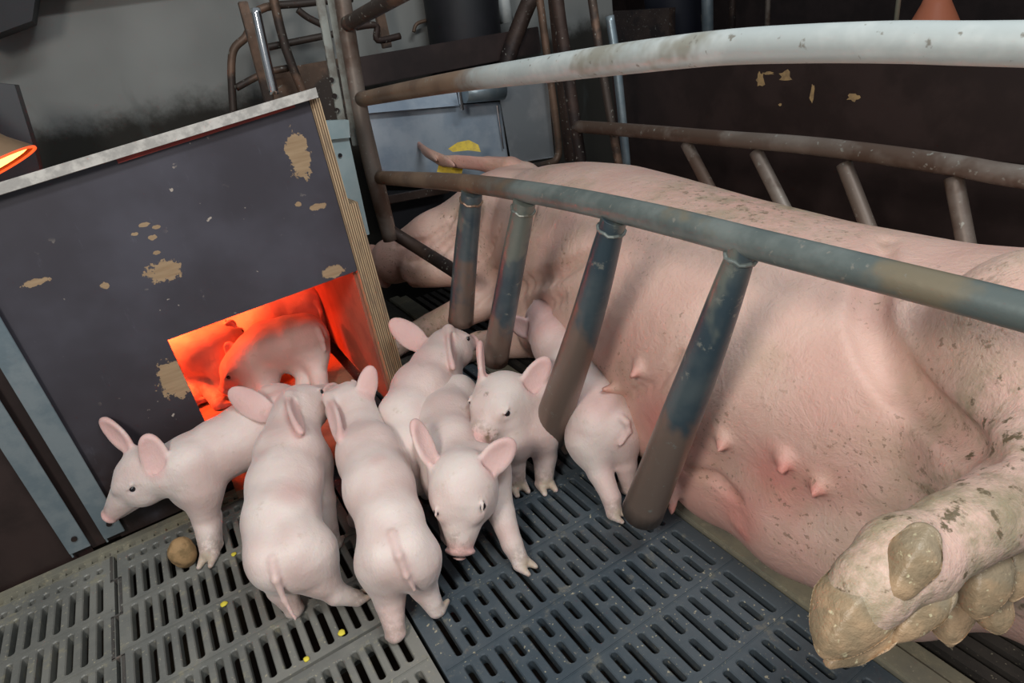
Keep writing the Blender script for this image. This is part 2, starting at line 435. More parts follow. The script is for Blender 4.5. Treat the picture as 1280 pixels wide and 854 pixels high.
def near(V, c, r0, r1):
    d = np.linalg.norm(V-np.array(c), axis=1); t = np.clip((r1-d)/(r1-r0), 0, 1); return t*t*(3-2*t)
def nearseg(V, a, b, r0, r1):
    a = np.array(a); b = np.array(b); t = np.clip((V-a)@(b-a)/max((b-a)@(b-a), 1e-9), 0, 1)
    d = np.linalg.norm(V-a-t[:, None]*(b-a), axis=1); t = np.clip((r1-d)/(r1-r0), 0, 1); return t*t*(3-2*t)

# ================================================================== structure
o = MB().box(-3, 5, -1.2, 4, -.32, -.3).build('floor', M['pit']); struct(o)
o = MB().box(-3, 1.9, 2.3, 2.4, -.3, 2.6).build('wall_back', M['wall']); struct(o)
o = MB().box(4.2, 4.3, -1.5, 5, -.3, 2.6).build('wall_right', M['brownboard']); struct(o)
o = MB().box(1.9, 4.3, 4.9, 5, -.3, 2.6).build('wall_far', M['brownboard']); struct(o)
o = MB().box(-3, .9, 2.22, 2.3, 1.03, 1.09).build('trim_1', M['wall']); struct(o)

# ---- slatted floor panels
def slot_ring(x0, x1, y0, y1, r):
    out = []
    for (cx, cy, a) in ((x1-r, y1-r, 0), (x0+r, y1-r, 90), (x0+r, y0+r, 180), (x1-r, y0+r, 270)):
        for k in (0, 45, 90):
            t = math.radians(a+k); out.append((cx+r*math.cos(t), cy+r*math.sin(t)))
    return out
def cell(bm, X0, X1, Y0, Y1, x0, x1, y0, y1, th=.02, top=0.):
    r = min(x1-x0, y1-y0)*.42; e = .0016
    A = slot_ring(x0-e, x1+e, y0-e, y1+e, r+e); B = slot_ring(x0, x1, y0, y1, r)
    O = []
    for q, (cx, cy) in enumerate(((X1, Y1), (X0, Y1), (X0, Y0), (X1, Y0))):
        a = A[q*3:q*3+3]
        if q in (0, 2): O += [(cx, a[0][1]), (cx, cy), (a[2][0], cy)]
        else: O += [(a[0][0], cy), (cx, cy), (cx, a[2][1])]
    rings = [[bm.verts.new((x, y, top)) for x, y in O], [bm.verts.new((x, y, top)) for x, y in A],
             [bm.verts.new((x, y, top-.002)) for x, y in B], [bm.verts.new((x, y, top-th)) for x, y in B]]
    for a, b in zip(rings, rings[1:]):
        for k in range(12):
            j = (k+1) % 12; bm.faces.new((a[k], a[j], b[j], b[k]))
def slat_panel(name, X0, X1, Y0, Y1, rows, pitch, sw, mat, label, group, style='long', ybase=0., border=.01):
    s = MB(); n = int((X1-X0-2*border)/pitch); xs = X0+border+((X1-X0-2*border)-n*pitch)/2
    bm = s.bm
    rows = [max(min(r, Y1), Y0) for r in rows]
    for ya, yb in zip(rows, rows[1:]):
        if yb-ya < .03: continue
        for i in range(n):
            a = xs+i*pitch; b = a+pitch; g = (pitch-sw)/2
            if style == 'mixed' and (i % 2) and ya < .70:
                ym = (ya+yb)/2
                cell(bm, a, b, ya, ym, a+g, b-g, ya+.011, ym-.005); cell(bm, a, b, ym, yb, a+g, b-g, ym+.007, yb-.010)
            else: cell(bm, a, b, ya, yb, a+g, b-g, ya+.010, yb-.010)
    ya, yb = rows[0], rows[-1]
    def q(x0, x1, y0, y1):
        if x1-x0 > 1e-4 and y1-y0 > 1e-4:
            bm.faces.new([bm.verts.new((x, y, 0)) for x, y in ((x0, y0), (x1, y0), (x1, y1), (x0, y1))])
    q(X0, xs, ya, yb); q(xs+n*pitch, X1, ya, yb); q(X0, X1, Y0, ya); q(X0, X1, yb, Y1)
    # raised ribs across the panel and a skirt
    for r in rows[1:-1]: s.box(X0+.003, X1-.003, r-.0035, r+.0035, -.02, .0022, bev=.0015)
    s.box(X0, X0+.003, Y0, Y1, -.045, -.0005); s.box(X1-.003, X1, Y0, Y1, -.045, -.0005)
    s.box(X0, X1, Y0, Y0+.003, -.045, -.0005); s.box(X0, X1, Y1-.003, Y1, -.045, -.0005)
    o = s.build(name, mat); return tag(pivot(o), label, 'floor panel', group)
oldrows = [-.345, -.235, -.125, -.015, .095, .205, .315, .425, .535, .645, .735]
slat_panel('slatted_floor_panel', -.95, -.303, -.35, 1.236, [-.345, -.24, -.13, -.02, .09, .20, .31, .42, .53, .64, .75, .86, .97, 1.08, 1.19, 1.225], .0222, .0095, M['slat_old'], 'grey-brown slatted floor panel at far left, in front of the dark board', None)
slat_panel('slatted_floor_panel', -.297, .107, .748, 1.236, [.752, .86, .97, 1.08, 1.19, 1.228], .0222, .0105, M['slat_old'], 'grey-brown slatted floor panel holding the brown lump, below the creep box', None)
slat_panel('slatted_floor_panel', -.297, .107, -.35, .742, oldrows, .0222, .0105, M['slat_old'], 'grey-brown slatted floor panel at bottom left centre, past the straight seam', None)
slat_panel('slatted_floor_panel', .113, .572, -.35, 1.46, [-.279, -.168, -.057, .054, .165, .276, .387, .498, .609, .72, .831, .942, 1.053, 1.164, 1.275, 1.45], .0247, .0105, M['slat_new'], 'dark blue-grey slatted floor panel with short and long slots beside the beam', None, 'mixed')
# jigsaw seam strip between the two old panels
s = MB()
for k in range(15):
    y = -.24+k*.1; s.box(-.303+(.008 if k % 2 else -.006), -.2985+(.008 if k % 2 else -.006), y, y+.1, -.015, .0015)
    if k: s.box(-.309, -.2905, y-.002, y+.002, -.015, .0015)
tag(pivot(s.build('seam_strip', M['sowslat'])), 'thin stepped joint strip between the two old slatted panels', 'joint strip')
# edge strip by the box, with its row of small holes
s = MB(); s.box(-.95, .33, 1.247, 1.268, -.03, .010, bev=.002)
k = 0; x = -.95
while x < .32:
    s.box(x, x+.011, 1.236, 1.248, -.02, .003); x += .0222
s.box(-.95, .33, 1.2365, 1.2385, -.02, .002)
tag(pivot(s.build('floor_edge_strip', M['beam'])), 'beige edging strip with a row of small holes along the foot of the box', 'floor edging')
# beam beside the sow
s = MB(); s.box(.576, .612, -.3, 2.0, -.05, .006, bev=.003); s.box(.612, .642, -.3, 2.0, -.05, -.004, bev=.003)
tag(pivot(s.build('support_beam', M['beam'])), 'dirty beige support beam between the dark slats and the sow', 'beam')
# bars under the sow
s = MB(); x = .655
while x < 1.35:
    s.poly([(x, -.3, -.006), (x+.017, -.3, -.006), (x+.011, -.3, -.03), (x+.006, -.3, -.03)], (0, 2.25, 0)); x += .0275
s.box(.65, 1.35, 0.1, .13, -.05, -.028); s.box(.65, 1.35, 1.0, 1.03, -.05, -.028)
tag(pivot(s.build('bar_grating', M['sowslat'])), 'dark steel bar grating under the sow', 'grating')
# solid dark floor beyond
o = MB().box(.113, .572, 1.465, 2.3, -.04, -.002).build('trim_2', M['sowslat']); struct(o)
o = MB().box(1.36, 4.2, -.3, 4.9, -.06, -.01).build('trim_3', M['brownboard']); struct(o)

# ================================================================== creep box
box = empty('creep_box', (0, 1.27, 0)); box_l = 'dark plywood creep box glowing orange inside with a low doorway'
tag(box, box_l, 'piglet nest box')
def rel(o): o.matrix_parent_inverse = Matrix.Translation((0, -1.27, 0)); return o
XR = .318
def part(mb, name, mat, smooth=False, label=None):
    o = rel(mb.build(name, mat, box, smooth))
    if label: o['label'] = label
    return o
# front panel: object coordinates are world coordinates here
p = [(-.283, 1.27, .012), (-.0635, 1.27, .012), (-.0635, 1.27, .366), (XR-.001, 1.27, .378), (XR-.001, 1.27, .712), (-.283, 1.27, .675)]
def topz(x): return .681+.085*(x+.13)
p[4] = (XR-.001, 1.27, topz(XR)); p[5] = (-.283, 1.27, topz(-.283))
part(MB().poly(p, (0, .018, 0)), 'front_panel', M['panel'])
# side boards whose layered ends face the camera
part(MB().poly([(XR, 1.266, .012), (XR, 2.0, .012), (XR, 2.0, .60), (XR, 1.266, topz(XR))], (.019, 0, 0)), 'side_board', M['ply'], label='inner side board, its plywood layers showing on the end')
part(MB().poly([(XR+.0195, 1.27, .012), (XR+.0195, 2.0, .012), (XR+.0195, 2.0, .5), (XR+.0195, 1.27, .515)], (.019, 0, 0)), 'side_board', M['ply'], label='shorter outer side board')
part(MB().box(XR-.006, XR-.0005, 1.29, 1.98, .03, .60), 'side_lining', M['board'])
part(MB().box(-.60, XR-.001, 1.98, 2.0, .012, .58), 'back_panel', M['board'])
part(MB().box(-.62, -.60, 1.29, 2.0, .012, .58), 'far_side_board', M['board'])
part(MB().poly([(-.60, 1.29, .012), (-.063, 1.29, .012), (-.063, 1.222, .012), (.19, 1.175, .012), (.285, 1.40, .012), (.285, 1.98, .012), (-.60, 1.98, .012)], (0, 0, .018)), 'floor_board', M['wood'])
# lid board
part(MB().poly([(-.085, 1.245, topz(-.085)+.003), (XR+.012, 1.245, topz(XR)+.003), (XR+.012, 1.99, topz(XR)-.082), (-.085, 1.99, topz(-.085)-.082)], (0, 0, .017)), 'lid', M['lid'])
part(MB().poly([(-.30, 1.245, topz(-.30)+.003), (-.085, 1.245, topz(-.085)+.003), (-.085, 1.27, topz(-.085)+.000), (-.30, 1.27, topz(-.30)+.000)], (0, 0, .017)), 'lid_rail', M['lid'])
part(MB().poly([(-.02, 1.262, topz(-.02)-.006), (XR-.03, 1.262, topz(XR-.03)-.004), (XR-.03, 1.262, topz(XR-.03)+.002), (-.02, 1.262, topz(-.02)+.002)], (0, .007, 0)), 'red_strip', M['redstrip'])
# doorway lip: orange-lit threshold plank
# left continuation board and its uprights
o = MB().box(-1.3, -.335, 1.275, 1.293, .004, .66).build('partition_board', M['brownboard']); tag(pivot(o), 'dark dirty partition board left of the steel uprights', 'board')
def upright(x0, label):
    t = empty('steel_upright', (x0, 1.262, .015)); tag(t, label, 'steel channel', 'steel uprights left of the creep box')
    def r2(o): o.matrix_parent_inverse = Matrix.Translation((-x0, -1.262, -.015)); return o
    r2(MB().box(x0, x0+.036, 1.256, 1.259, .03, .7, bev=.0008).build('flange', M['zinc'], t))
    r2(MB().box(x0, x0+.003, 1.2595, 1.273, .02, .7).build('web', M['zinc'], t))
    for z in (.060,):
        s = MB(); s.lathe([(0.0001, 0), (.005, 0), (.005, .004), (.0001, .004)], 12, Matrix.Translation((x0+.020, 1.2555, z)) @ Matrix.Rotation(math.radians(90), 4, 'X'))
        r2(s.build('bolt', M['darkrust'], t))
upright(-.306, 'right-hand zinc steel upright beside the snout of the left piglet')
upright(-.366, 'left-hand zinc steel upright, behind the other one at the left edge')

part(MB().box(-.334, -.2835, 1.275, 1.287, .012, .67), 'light_stop_board', M['brownboard'])  # added filler, stops lamp light leaking between front panel and partition
# ---- heat lamp in the lid
t = empty('heat_lamp', (-.135, 1.42, .70)); tag(t, 'copper-coloured heat lamp glowing at the left end of the box lid', 'heat lamp')
L = PZ(-8, 228, .705); L = PY(-22, 226, 1.60); lm = Matrix.Translation(Vector((L[0]+.012, 1.60, L[2]+.014))) @ Matrix.Rotation(math.radians(-17), 4, 'Y') @ Matrix.Rotation(math.radians(-8), 4, 'X') @ Matrix.Scale(1.15, 4)
t.location = lm.translation
inv = Matrix.Translation(-lm.translation)
def r3(o): o.matrix_parent_inverse = inv; return o
r3(MB().lathe([(.085, 0), (.083, .004), (.062, .03), (.046, .06), (.036, .09), (.03, .13), (.029, .15), (.001, .152)], 48, lm).build('lamp_shade', M['copper'], t, True))
r3(MB().lathe([(.086, -.003), (.086, .0), (.082, .0), (.082, -.003), (.086, -.003)], 48, lm).build('shade_rim', M['rimglow'], t, True))
r3(MB().lathe([(.001, .002), (.05, .001), (.075, .004)], 48, lm).build('bulb', M['glow'], t, True))
ho.location = (-.22, 1.84, .50); hl.spread = math.radians(120)
# dark hood behind the lamp
h = MB().poly([PY(-40, 100, 1.82), PY(18, 106, 1.82), PY(44, 190, 1.82), PY(52, 222, 1.82), PY(-40, 250, 1.82)], (0, .10, 0)).build('lamp_hood', mat_plain('dark_grey_hood', (.04, .045, .05), rough=.5))
tag(pivot(h), 'dark grey sloping hood behind the copper heat lamp', 'hood')

# ================================================================== sow crate, near side
XC = .505
cr = empty('crate_side', (XC, 1.55, 0)); tag(cr, 'near crate side of galvanised and rusty pipes in front of the sow', 'crate side')
def rc(o): o.matrix_parent_inverse = Matrix.Translation((-XC, -1.55, 0)); return o
up = [PX(x, y, XC) for x, y in ((452, 124), (560, 104), (700, 84), (800, 71), (900, 60), (1000, 55), (1120, 53), (1270, 55))]
up = [(XC, p[1], p[2]) for p in up]; up += [(XC, .0, .722), (XC, -.35, .70)]
o = rc(MB().tube(up, [.0165, .0165, .017, .0165, .0155, .015, .0145, .0138, .0138, .0138], 28).build('top_rail', M['galv'], cr, True))
# the far end of the top rail is bare rust
lo = [PX(x, y, XC) for x, y in ((474, 222), (580, 229), (700, 247), (820, 273), (960, 309), (1120, 349), (1280, 390))]
lo = [(XC, p[1], p[2]) for p in lo] + [(XC, 0, .548), (XC, -.35, .53)]
rc(MB().tube(lo, [.0165, .0168, .017, .0168, .016, .015, .0145, .0145, .0145], 28).build('lower_rail', M['rail'], cr, True))
def finger(top, mid, bot, w0, w1):
    # bars leave the rail, bow outward towards the feet
    a = PX(*top, XC); a[0] = XC; q = PX(*mid, XC-.012); b = PX(*bot, XC-.03)
    a2 = a + (q-a)*.12
    r0, r1 = rp(w0, a)/2, rp(w1, b)/2
    o = rc(MB().tube([a, a2, q, b], [r0, r0, (r0+r1)/2, r1], 24).build('bar', M['finger'], cr, True))
    # weld bead collar
    d = nz(q-a); c = a+d*.018
    s = MB(); n = 18; e1 = nz(np.cross(d, [0, 1, 0.2])); e2 = np.cross(d, e1)
    ring = [c+(e1*math.cos(2*math.pi*k/n)+e2*math.sin(2*math.pi*k/n))*(r0+.0005)+d*.0014*math.sin(k*2.1) for k in range(n+1)]
    s.tube(ring, .0024, 8, True, 1)
    w_ = s.build('weld', M['rail'], o); w_.matrix_parent_inverse = Matrix.Identity(4)
finger((932, 303), (868, 478), (803, 640), 38, 52)
finger((768, 272), (727, 420), (684, 545), 34, 46)
finger((656, 250), (637, 350), (619, 450), 29, 33)
finger((590, 240), (582, 320), (576, 402), 27, 32)
# end posts
rc(MB().tube([PY(424, -30, 1.56), PY(440, 75, 1.56), PY(462, 200, 1.56), PY(488, 300, 1.56)], .019, 20).build('end_post', M['brownpipe'], cr, True))
rc(MB().tube([PY(447, 120, 1.575), PY(470, 215, 1.575), PY(490, 300, 1.575)], .016, 20).build('end_post', M['brownpipe'], cr, True))
rc(MB().tube([PY(490, 290, 1.57), PY(530, 315, 1.50), PY(578, 345, 1.30)], .017, 20).build('brace', M['darkrust'], cr, True))
rc(MB().tube([PY(434, 30, 1.54), PY(470, 10, 1.40), PY(520, -18, 1.2)], .016, 20).build('brace', M['rust'], cr, True))
# angle iron beside the post
t = empty('angle_iron_post', tuple(PY(440, 180, 1.62))); tag(t, 'pale grey perforated angle iron post left of the crate end post', 'post')
def ri(o, t=t): o.matrix_parent_inverse = Matrix.Translation(-t.location); return o
ri(MB().beam(PY(412, -25, 1.60), PY(447, 182, 1.60), .026, .006, (0, 1, 0)).build('flange', M['anglep'], t))
ri(MB().beam(PY(396, -25, 1.62), PY(432, 178, 1.62), .022, .004, (0, 1, 0)).build('web', M['anglep'], t))
for (x, y) in ((414, 100), (418, 120), (421, 138)):
    s = MB(); c = PY(x, y, 1.612); s.lathe([(.0001, 0), (.006, 0), (.006, .003), (.0001, .003)], 12, Matrix.Translation(Vector(c)) @ Matrix.Rotation(math.radians(90), 4, 'X')); ri(s.build('hole_plug', M['darkrust'], t))
# teal bracket plate
t2 = empty('bracket_plate', tuple(PY(430, 300, 1.5))); tag(t2, 'pale teal bracket plate with dark screws right of the box edge', 'bracket')
a, b, c, d = PY(399, 176, 1.5), PY(436, 172, 1.5), PY(462, 293, 1.5), PY(438, 300, 1.5)
o = MB().poly([a, b, c, d], (0, .006, 0)).build('plate', M['bracket'], t2); o.matrix_parent_inverse = Matrix.Translation(-t2.location)
a, b, c, d = PY(392, 152, 1.49), PY(436, 150, 1.49), PY(438, 172, 1.49), PY(398, 176, 1.49)
o = MB().poly([a, b, c, d], (0, .03, 0)).build('clamp', M['bracket'], t2); o.matrix_parent_inverse = Matrix.Translation(-t2.location)
for (x, y) in ((404, 196), (425, 194), (449, 277)):
    s = MB(); c = PY(x, y, 1.4985); s.lathe([(.0001, 0), (.0045, 0), (.0045, .003), (.0001, .003)], 12, Matrix.Translation(Vector(c)) @ Matrix.Rotation(math.radians(90), 4, 'X')); o = s.build('screw', M['black'], t2); o.matrix_parent_inverse = Matrix.Translation(-t2.location)

# far side of the crate
fs = empty('crate_side', (1.08, 1.46, 0)); tag(fs, 'far crate side with a brown pipe rail behind the back of the sow', 'crate side')
def rf(o): o.matrix_parent_inverse = Matrix.Translation((-1.08, -1.46, 0)); return o
fr = [PX(x, y, 1.08) for x, y in ((720, 158), (800, 164), (900, 173), (1000, 181), (1100, 193), (1200, 208), (1290, 223))]
fr = [(1.08, p[1], p[2]) for p in fr]; fr += [(1.08, .1, fr[-1][2]-.01), (1.08, -.3, fr[-1][2]-.02)]
rf(MB().tube(fr, .0165, 20).build('far_rail', M['brownpipe'], fs, True))
for (a, b) in (((858, 180), (880, 222)), ((945, 190), (975, 250)), ((1055, 205), (1080, 270)), ((1192, 222), (1205, 290))):
    p0 = PX(*a, 1.08); p1 = PX(*b, 1.06); p2 = p1+(p1-p0)*.9
    rf(MB().tube([p0, p1, p2], .0135, 16).build('bar', M['brownpipe'], fs, True))
rf(MB().tube([PX(692, -30, 1.08), PX(708, 80, 1.08), PX(728, 215, 1.08)], .017, 16).build('gate_post', M['darkrust'], fs, True))
rf(MB().tube([PX(736, -30, 1.10), PX(752, 80, 1.10), PX(775, 215, 1.10)], .011, 16).build('gate_bar', M['rust'], fs, True))
rf(MB().tube([PX(762, 20, 1.2), PX(772, 90, 1.2), PX(784, 215, 1.2)], .012, 16).build('gate_bar', M['zinc'], fs, True))

# far partition: two dark boards
o = MB().box(1.42, 1.45, -.4, 1.75, .40, .615, bev=.003).build('partition_board', M['panel2'] if 'panel2' in M else M['brownboard']); tag(pivot(o), 'upper dark brown partition board with pale scuffs behind the sow', 'board')
o = MB().box(1.425, 1.445, -.4, 1.75, .0, .392, bev=.002).build('partition_board', M['brownboard']); tag(pivot(o), 'lower dark brown partition board behind the sow', 'board')
sc_m = mat_plain('bare_wood_scuff', (.42, .27, .12), (.28, .18, .09), 60, .8)
for i, (x, y, wx, wy) in enumerate(((950, 100, 14, 22), (982, 96, 18, 14), (1015, 117, 7, 24), (1067, 122, 16, 10), (975, 131, 5, 3), (960, 92, 18, 4))):
    s = MB(); c = PX(x, y, 1.4195); pts = []
    n = 14
    for k in range(n):
        a = 2*math.pi*k/n; rr = 1+random.uniform(-.45, .3); pts.append((1.4195, c[1]-rp(wx, c)/2*math.cos(a)*rr, c[2]+rp(wy, c)/2*math.sin(a)*rr))
    s.poly(pts, (.002, 0, 0)); 
    o = s.build('scuff', sc_m); o.parent = [q for q in C.objects if q.get('label', '').startswith('upper dark brown partition')][0]; o.matrix_parent_inverse = Matrix.Translation(-o.parent.location)

# ================================================================== head end: trough, steel sheet, frames
tr = empty('feed_trough', (.9, 1.98, .3)); tag(tr, 'blue-grey feed trough behind the ear of the sow', 'feed trough')
def rt(o): o.matrix_parent_inverse = Matrix.Translation(-tr.location); return o
TY = 2.0
a, b, c, d = PY(452, 140, TY), PY(625, 128, TY), PY(640, 232, TY), PY(478, 230, TY)
rt(MB().poly([a, b, c, d], (0, .02, 0)).build('front_face', M['trough'], tr))
a, b, c, d = PY(450, 118, TY-.0), PY(568, 104, TY), PY(574, 132, TY-.03), PY(455, 142, TY-.03)
rt(MB().poly([a, b, c, d], (0, .02, 0)).build('rim', M['trough'], tr))
rt(MB().tube([PY(580, 116, TY-.06), PY(628, 112, TY-.06)], .032, 24).build('cup', M['zinc'], tr, True))
rt(MB().beam(PY(574, 112, TY-.07), PY(578, 138, TY-.07), .012, .01).build('divider', M['chrome'], tr))
a, b, c, d = PY(480, 240, TY-.02), PY(640, 236, TY-.02), PY(600, 320, TY-.02), PY(500, 330, TY-.02)
rt(MB().poly([a, b, c, d], (0, .03, 0)).build('underside', M['black'], tr))
rt(MB().beam(PY(484, 250, TY-.06), PY(560, 236, TY-.06), .02, .025).build('lip', M['darkrust'], tr))
st = empty('steel_gate', tuple(PY(690, 205, 1.95))); tag(st, 'stainless steel sheet in a brown rounded frame at the head end', 'gate')
def rs(o): o.matrix_parent_inverse = Matrix.Translation(-st.location); return o
a, b, c, d = PY(622, 106, 1.97), PY(684, 96, 1.97), PY(693, 196, 1.97), PY(640, 205, 1.97)
rs(MB().poly([a, b, c, d], (0, .004, 0)).build('sheet', M['steel'], st))
rs(MB().tube([PY(684, 96, 1.965), PY(693, 196, 1.965), PY(660, 202, 1.965)], .0028, 8, True, 1).build('edge', M['chrome'], st))  # added bright tube standing for the highlight along the sheet's edge
rt(MB().tube([PY(621, 132, 1.99), PY(629, 186, 1.99)], .0028, 8).build('edge', M['chrome'], tr))  # same for the trough: bright tube as its rim highlight
rs(MB().tube([PY(672, -20, 1.93), PY(684, 70, 1.93), PY(697, 170, 1.93), PY(696, 198, 1.93), PY(680, 206, 1.93), PY(640, 212, 1.93)], .013, 16).build('frame', M['rust'], st, True))
rs(MB().beam(PY(693, -20, 1.9), PY(715, 200, 1.9), .045, .03, (0, 1, 0)).build('frame_post', M['darkrust'], st))
# dark cross board & uprights behind
o = MB().beam(PY(440, 92, 2.08), PY(672, 50, 2.08), .03, .085, (0, 0, 1)).build('cross_board', M['brownboard']); tag(pivot(o), 'dark brown cross board above the trough', 'board')
o = MB().tube([PY(640, 150, 2.05), PY(632, 90, 2.05), PY(650, 30, 2.05), PY(672, -20, 2.05)], .028, 14).build('bent_pipe', M['darkrust'], None, True); tag(pivot(o), 'thick dark rusty bent pipe beside the steel sheet', 'pipe')
o = MB().tube([PY(622, -30, 2.2), PY(633, 28, 2.2)], .027, 20).build('white_pipe', M['white'], None, True); tag(pivot(o), 'short white plastic pipe hanging above the cross board', 'pipe')
def bin_(name, px, py0, py1, r, y, mat, label, cat):
    a, b = PY(px[0], py0, y), PY(px[1], py1, y); ax = Vector(b-a); L_ = ax.length
    m_ = Matrix.Translation(Vector(a)) @ ax.to_track_quat('Z', 'Y').to_matrix().to_4x4()
    o = MB().lathe([(.0001, 0), (r*.95, 0), (r, .02), (r*.98, L_*.6), (r*.8, L_-.02), (r*.7, L_), (.0001, L_)], 32, m_).build(name, mat, None, True); return tag(pivot(o), label, cat)
bin_('dark_silhouette', (570, 590), -60, 128, .13, 2.2, M['black'], 'black rounded hopper hanging behind the cross board', 'silhouette')  # rounded black stand-in for a dark shape of unknown kind
o = MB().box(-.006, .006, -.004, .004, -.012, .012, bev=.001).build('blue_glint', M['blue'], None); o.location = PY(583, 120, 1.99); tag(o, 'small blue tab under the black hopper', 'reflection')  # small block coloured to stand for a blue reflection
bin_('dark_silhouette', (835, 850), -60, 85, .16, 3.0, mat_plain('navy_plastic', (.006, .007, .016), rough=.6), 'dark navy rounded hopper above the white rail in the background', 'silhouette')  # navy stand-in for another unidentified dark shape
o = MB().poly([PY(-30, -30, 2.1), PY(48, -30, 2.1), PY(40, 26, 2.1), PY(-30, 52, 2.1)], (0, .15, 0)).build('wall_box', M['black']); tag(pivot(o), 'black box on the pale wall at the top left corner', 'box')
# rear gate left: rusty bars seen over the box
g = empty('rear_gate', tuple(PY(330, 110, 1.9))); tag(g, 'rusty pipe gate with bent corners behind the box lid', 'gate')
def rg(o): o.matrix_parent_inverse = Matrix.Translation(-g.location); return o
GY = 2.1
rg(MB().tube([PY(292, 145, GY), PY(290, 70, GY), PY(308, 45, GY), PY(325, 12, GY), PY(380, 4, GY), PY(440, -2, GY)], .011, 12).build('outer_pipe', M['rust'], g, True))
rg(MB().tube([PY(338, -20, GY-.03), PY(357, 60, GY-.03), PY(385, 130, GY-.03)], .013, 12, True, 3).build('upright', M['rust'], g, True))
rg(MB().tube([PY(330, 60, GY), PY(380, 50, GY), PY(420, 42, GY)], .010, 12).build('crossbar', M['rust'], g, True))
rg(MB().tube([PY(372, 12, GY), PY(385, 22, GY), PY(405, 32, GY)], .010, 12).build('crossbar', M['rust'], g, True))
rg(MB().tube([PY(295, 110, GY), PY(330, 92, GY), PY(360, 85, GY)], .010, 12).build('crossbar', M['rust'], g, True))
rg(MB().beam(PY(303, 2, 1.9), PY(338, 135, 1.9), .022, .022, (0, 1, 0)).build('flat_post', M['rust'], g))
s = MB().poly([PY(340, 95, GY+.06), PY(372, 82, GY+.06), PY(440, 70, GY+.06), PY(455, 150, GY+.06), PY(345, 150, GY+.06)], (0, .02, 0)).build('back_plate', M['rust'], g); rg(s)
o = MB().tube([PY(319, 10, 1.8), PY(332, 70, 1.8), PY(343, 118, 1.8)], .0115, 24).build('chrome_bar', M['chrome'], None, True); tag(pivot(o), 'shiny chrome bar standing behind the box lid', 'bar')
o = MB().tube([PY(445, 34, 2.05), PY(470, 32, 2.05), PY(472, 50, 2.05), PY(500, 45, 2.05)], .010, 12).build('bent_bar', M['darkrust'], None, True); tag(pivot(o), 'dark bent bar behind the top of the end post', 'bar')
o = MB().beam(PY(466, -20, 2.15), PY(484, 60, 2.15), .03, .02, (0, 1, 0)).build('rusty_strap', M['rust']); tag(pivot(o), 'rusty flat strap behind the end post', 'strap')
# distant barn: rails and lamps above the white rail
o = MB().tube([PY(517, 40, 2.25), PY(521, 30, 2.25), PY(535, 25, 2.25)], .006, 10).build('wall_hook', M['rust'], None, True); tag(pivot(o), 'small bent hook on the pale wall beside the black hopper', 'hook')
for i, (x, w_, mt, lb) in enumerate(((915, .02, 'darkrust', 'thin dark distant post left of the others above the white rail'), (958, .014, 'brownpipe', 'brown distant post with a foot plate above the white rail'),
                                   (1115, .010, 'beam', 'thin pale distant rod above the white rail'), (885, .03, 'zinc', 'blue-grey distant post beside the navy hopper'))):
    a = PX(x, 75, 3.4-i*.2); o = MB().tube([a-np.array([0, 0, .3]), a+np.array([0, 0, 1.0])], w_, 12).build('distant_post', M[mt], None, True); tag(pivot(o), lb, 'post')
o = MB().beam(PX(868, 50, 3.0), PX(895, -20, 3.0), .03, .012, (0, 1, 0)).build('perforated_strap', M['beam']); tag(pivot(o), 'slanting pale perforated strap right of the navy hopper', 'strap')
o = MB().beam(PX(700, 36, 2.6), PX(840, 32, 2.6), .04, .16).build('rusty_beam', M['darkrust']); tag(pivot(o), 'rusty brown beam behind the vertical gate bars', 'beam')
c = PX(1167, 28, 3.0); lm2 = Matrix.Translation(Vector(c)+Vector((0, 0, -.06)))
t3 = empty('heat_lamp', tuple(lm2.translation)); tag(t3, 'small distant orange heat lamp above the white rail', 'heat lamp')
o = MB().lathe([(.12, 0), (.09, .06), (.055, .13), (.04, .17), (.001, .172)], 32, lm2).build('lamp_shade', M['orangelamp'], t3, True); o.matrix_parent_inverse = Matrix.Translation(-lm2.translation)
o = MB().lathe([(.035, .17), (.03, .20), (.001, .21)], 24, lm2).build('lamp_cap', M['rimglow'], t3, True); o.matrix_parent_inverse = Matrix.Translation(-lm2.translation)

# ================================================================== sow
S = Body()
sec = np.array([  # Y, cx, rx, cz, rz
    (-.16, .87, .02, .23, .02), (-.13, .87, .10, .23, .10), (-.05, .87, .185, .22, .17), (.10, .86, .24, .225, .215), (.25, .85, .26, .225, .225),
    (.42, .84, .27, .215, .215), (.60, .825, .27, .215, .222), (.80, .835, .255, .22, .230), (1.0, .855, .245, .225, .238), (1.15, .88, .235, .225, .240),
    (1.30, .89, .215, .225, .232), (1.42, .89, .18, .225, .215), (1.54, .89, .15, .23, .18), (1.66, .90, .10, .23, .13), (1.72, .90, .02, .23, .02)])
def trunk(p):
    y = p[..., 1]; yy = np.linspace(-.2, 1.8, 420)
    def itp(c):
        v = np.interp(yy, sec[:, 0], sec[:, c]); kk = np.hanning(21); kk /= kk.sum(); v = np.convolve(np.pad(v, 10, 'edge'), kk, 'valid')
        return np.interp(y, yy, v)
    cx, rx, cz, rz = itp(1), np.maximum(itp(2), .004), itp(3), np.maximum(itp(4), .004)
    q = ((np.abs(p[..., 0]-cx)/rx)**2.25+(np.abs(p[..., 2]-cz)/rz)**2.25)**(1/2.25)
    d = (q-1)*np.minimum(rx, rz)*.9
    d = np.where((y < -.17) | (y > 1.73), .05, d); return d
S.fn(trunk, (.5, -.2, -.02), (1.2, 1.75, .5), .03)
# udder bulges
for (x, y, z, a) in ((.62, .30, .10, .075), (.615, .44, .09, .075), (.61, .58, .09, .070), (.63, .74, .10, .06), (.66, .88, .10, .055)):
    S.ell((x, y, z), (a*.8, a*1.1, a*1.05), None, .06)
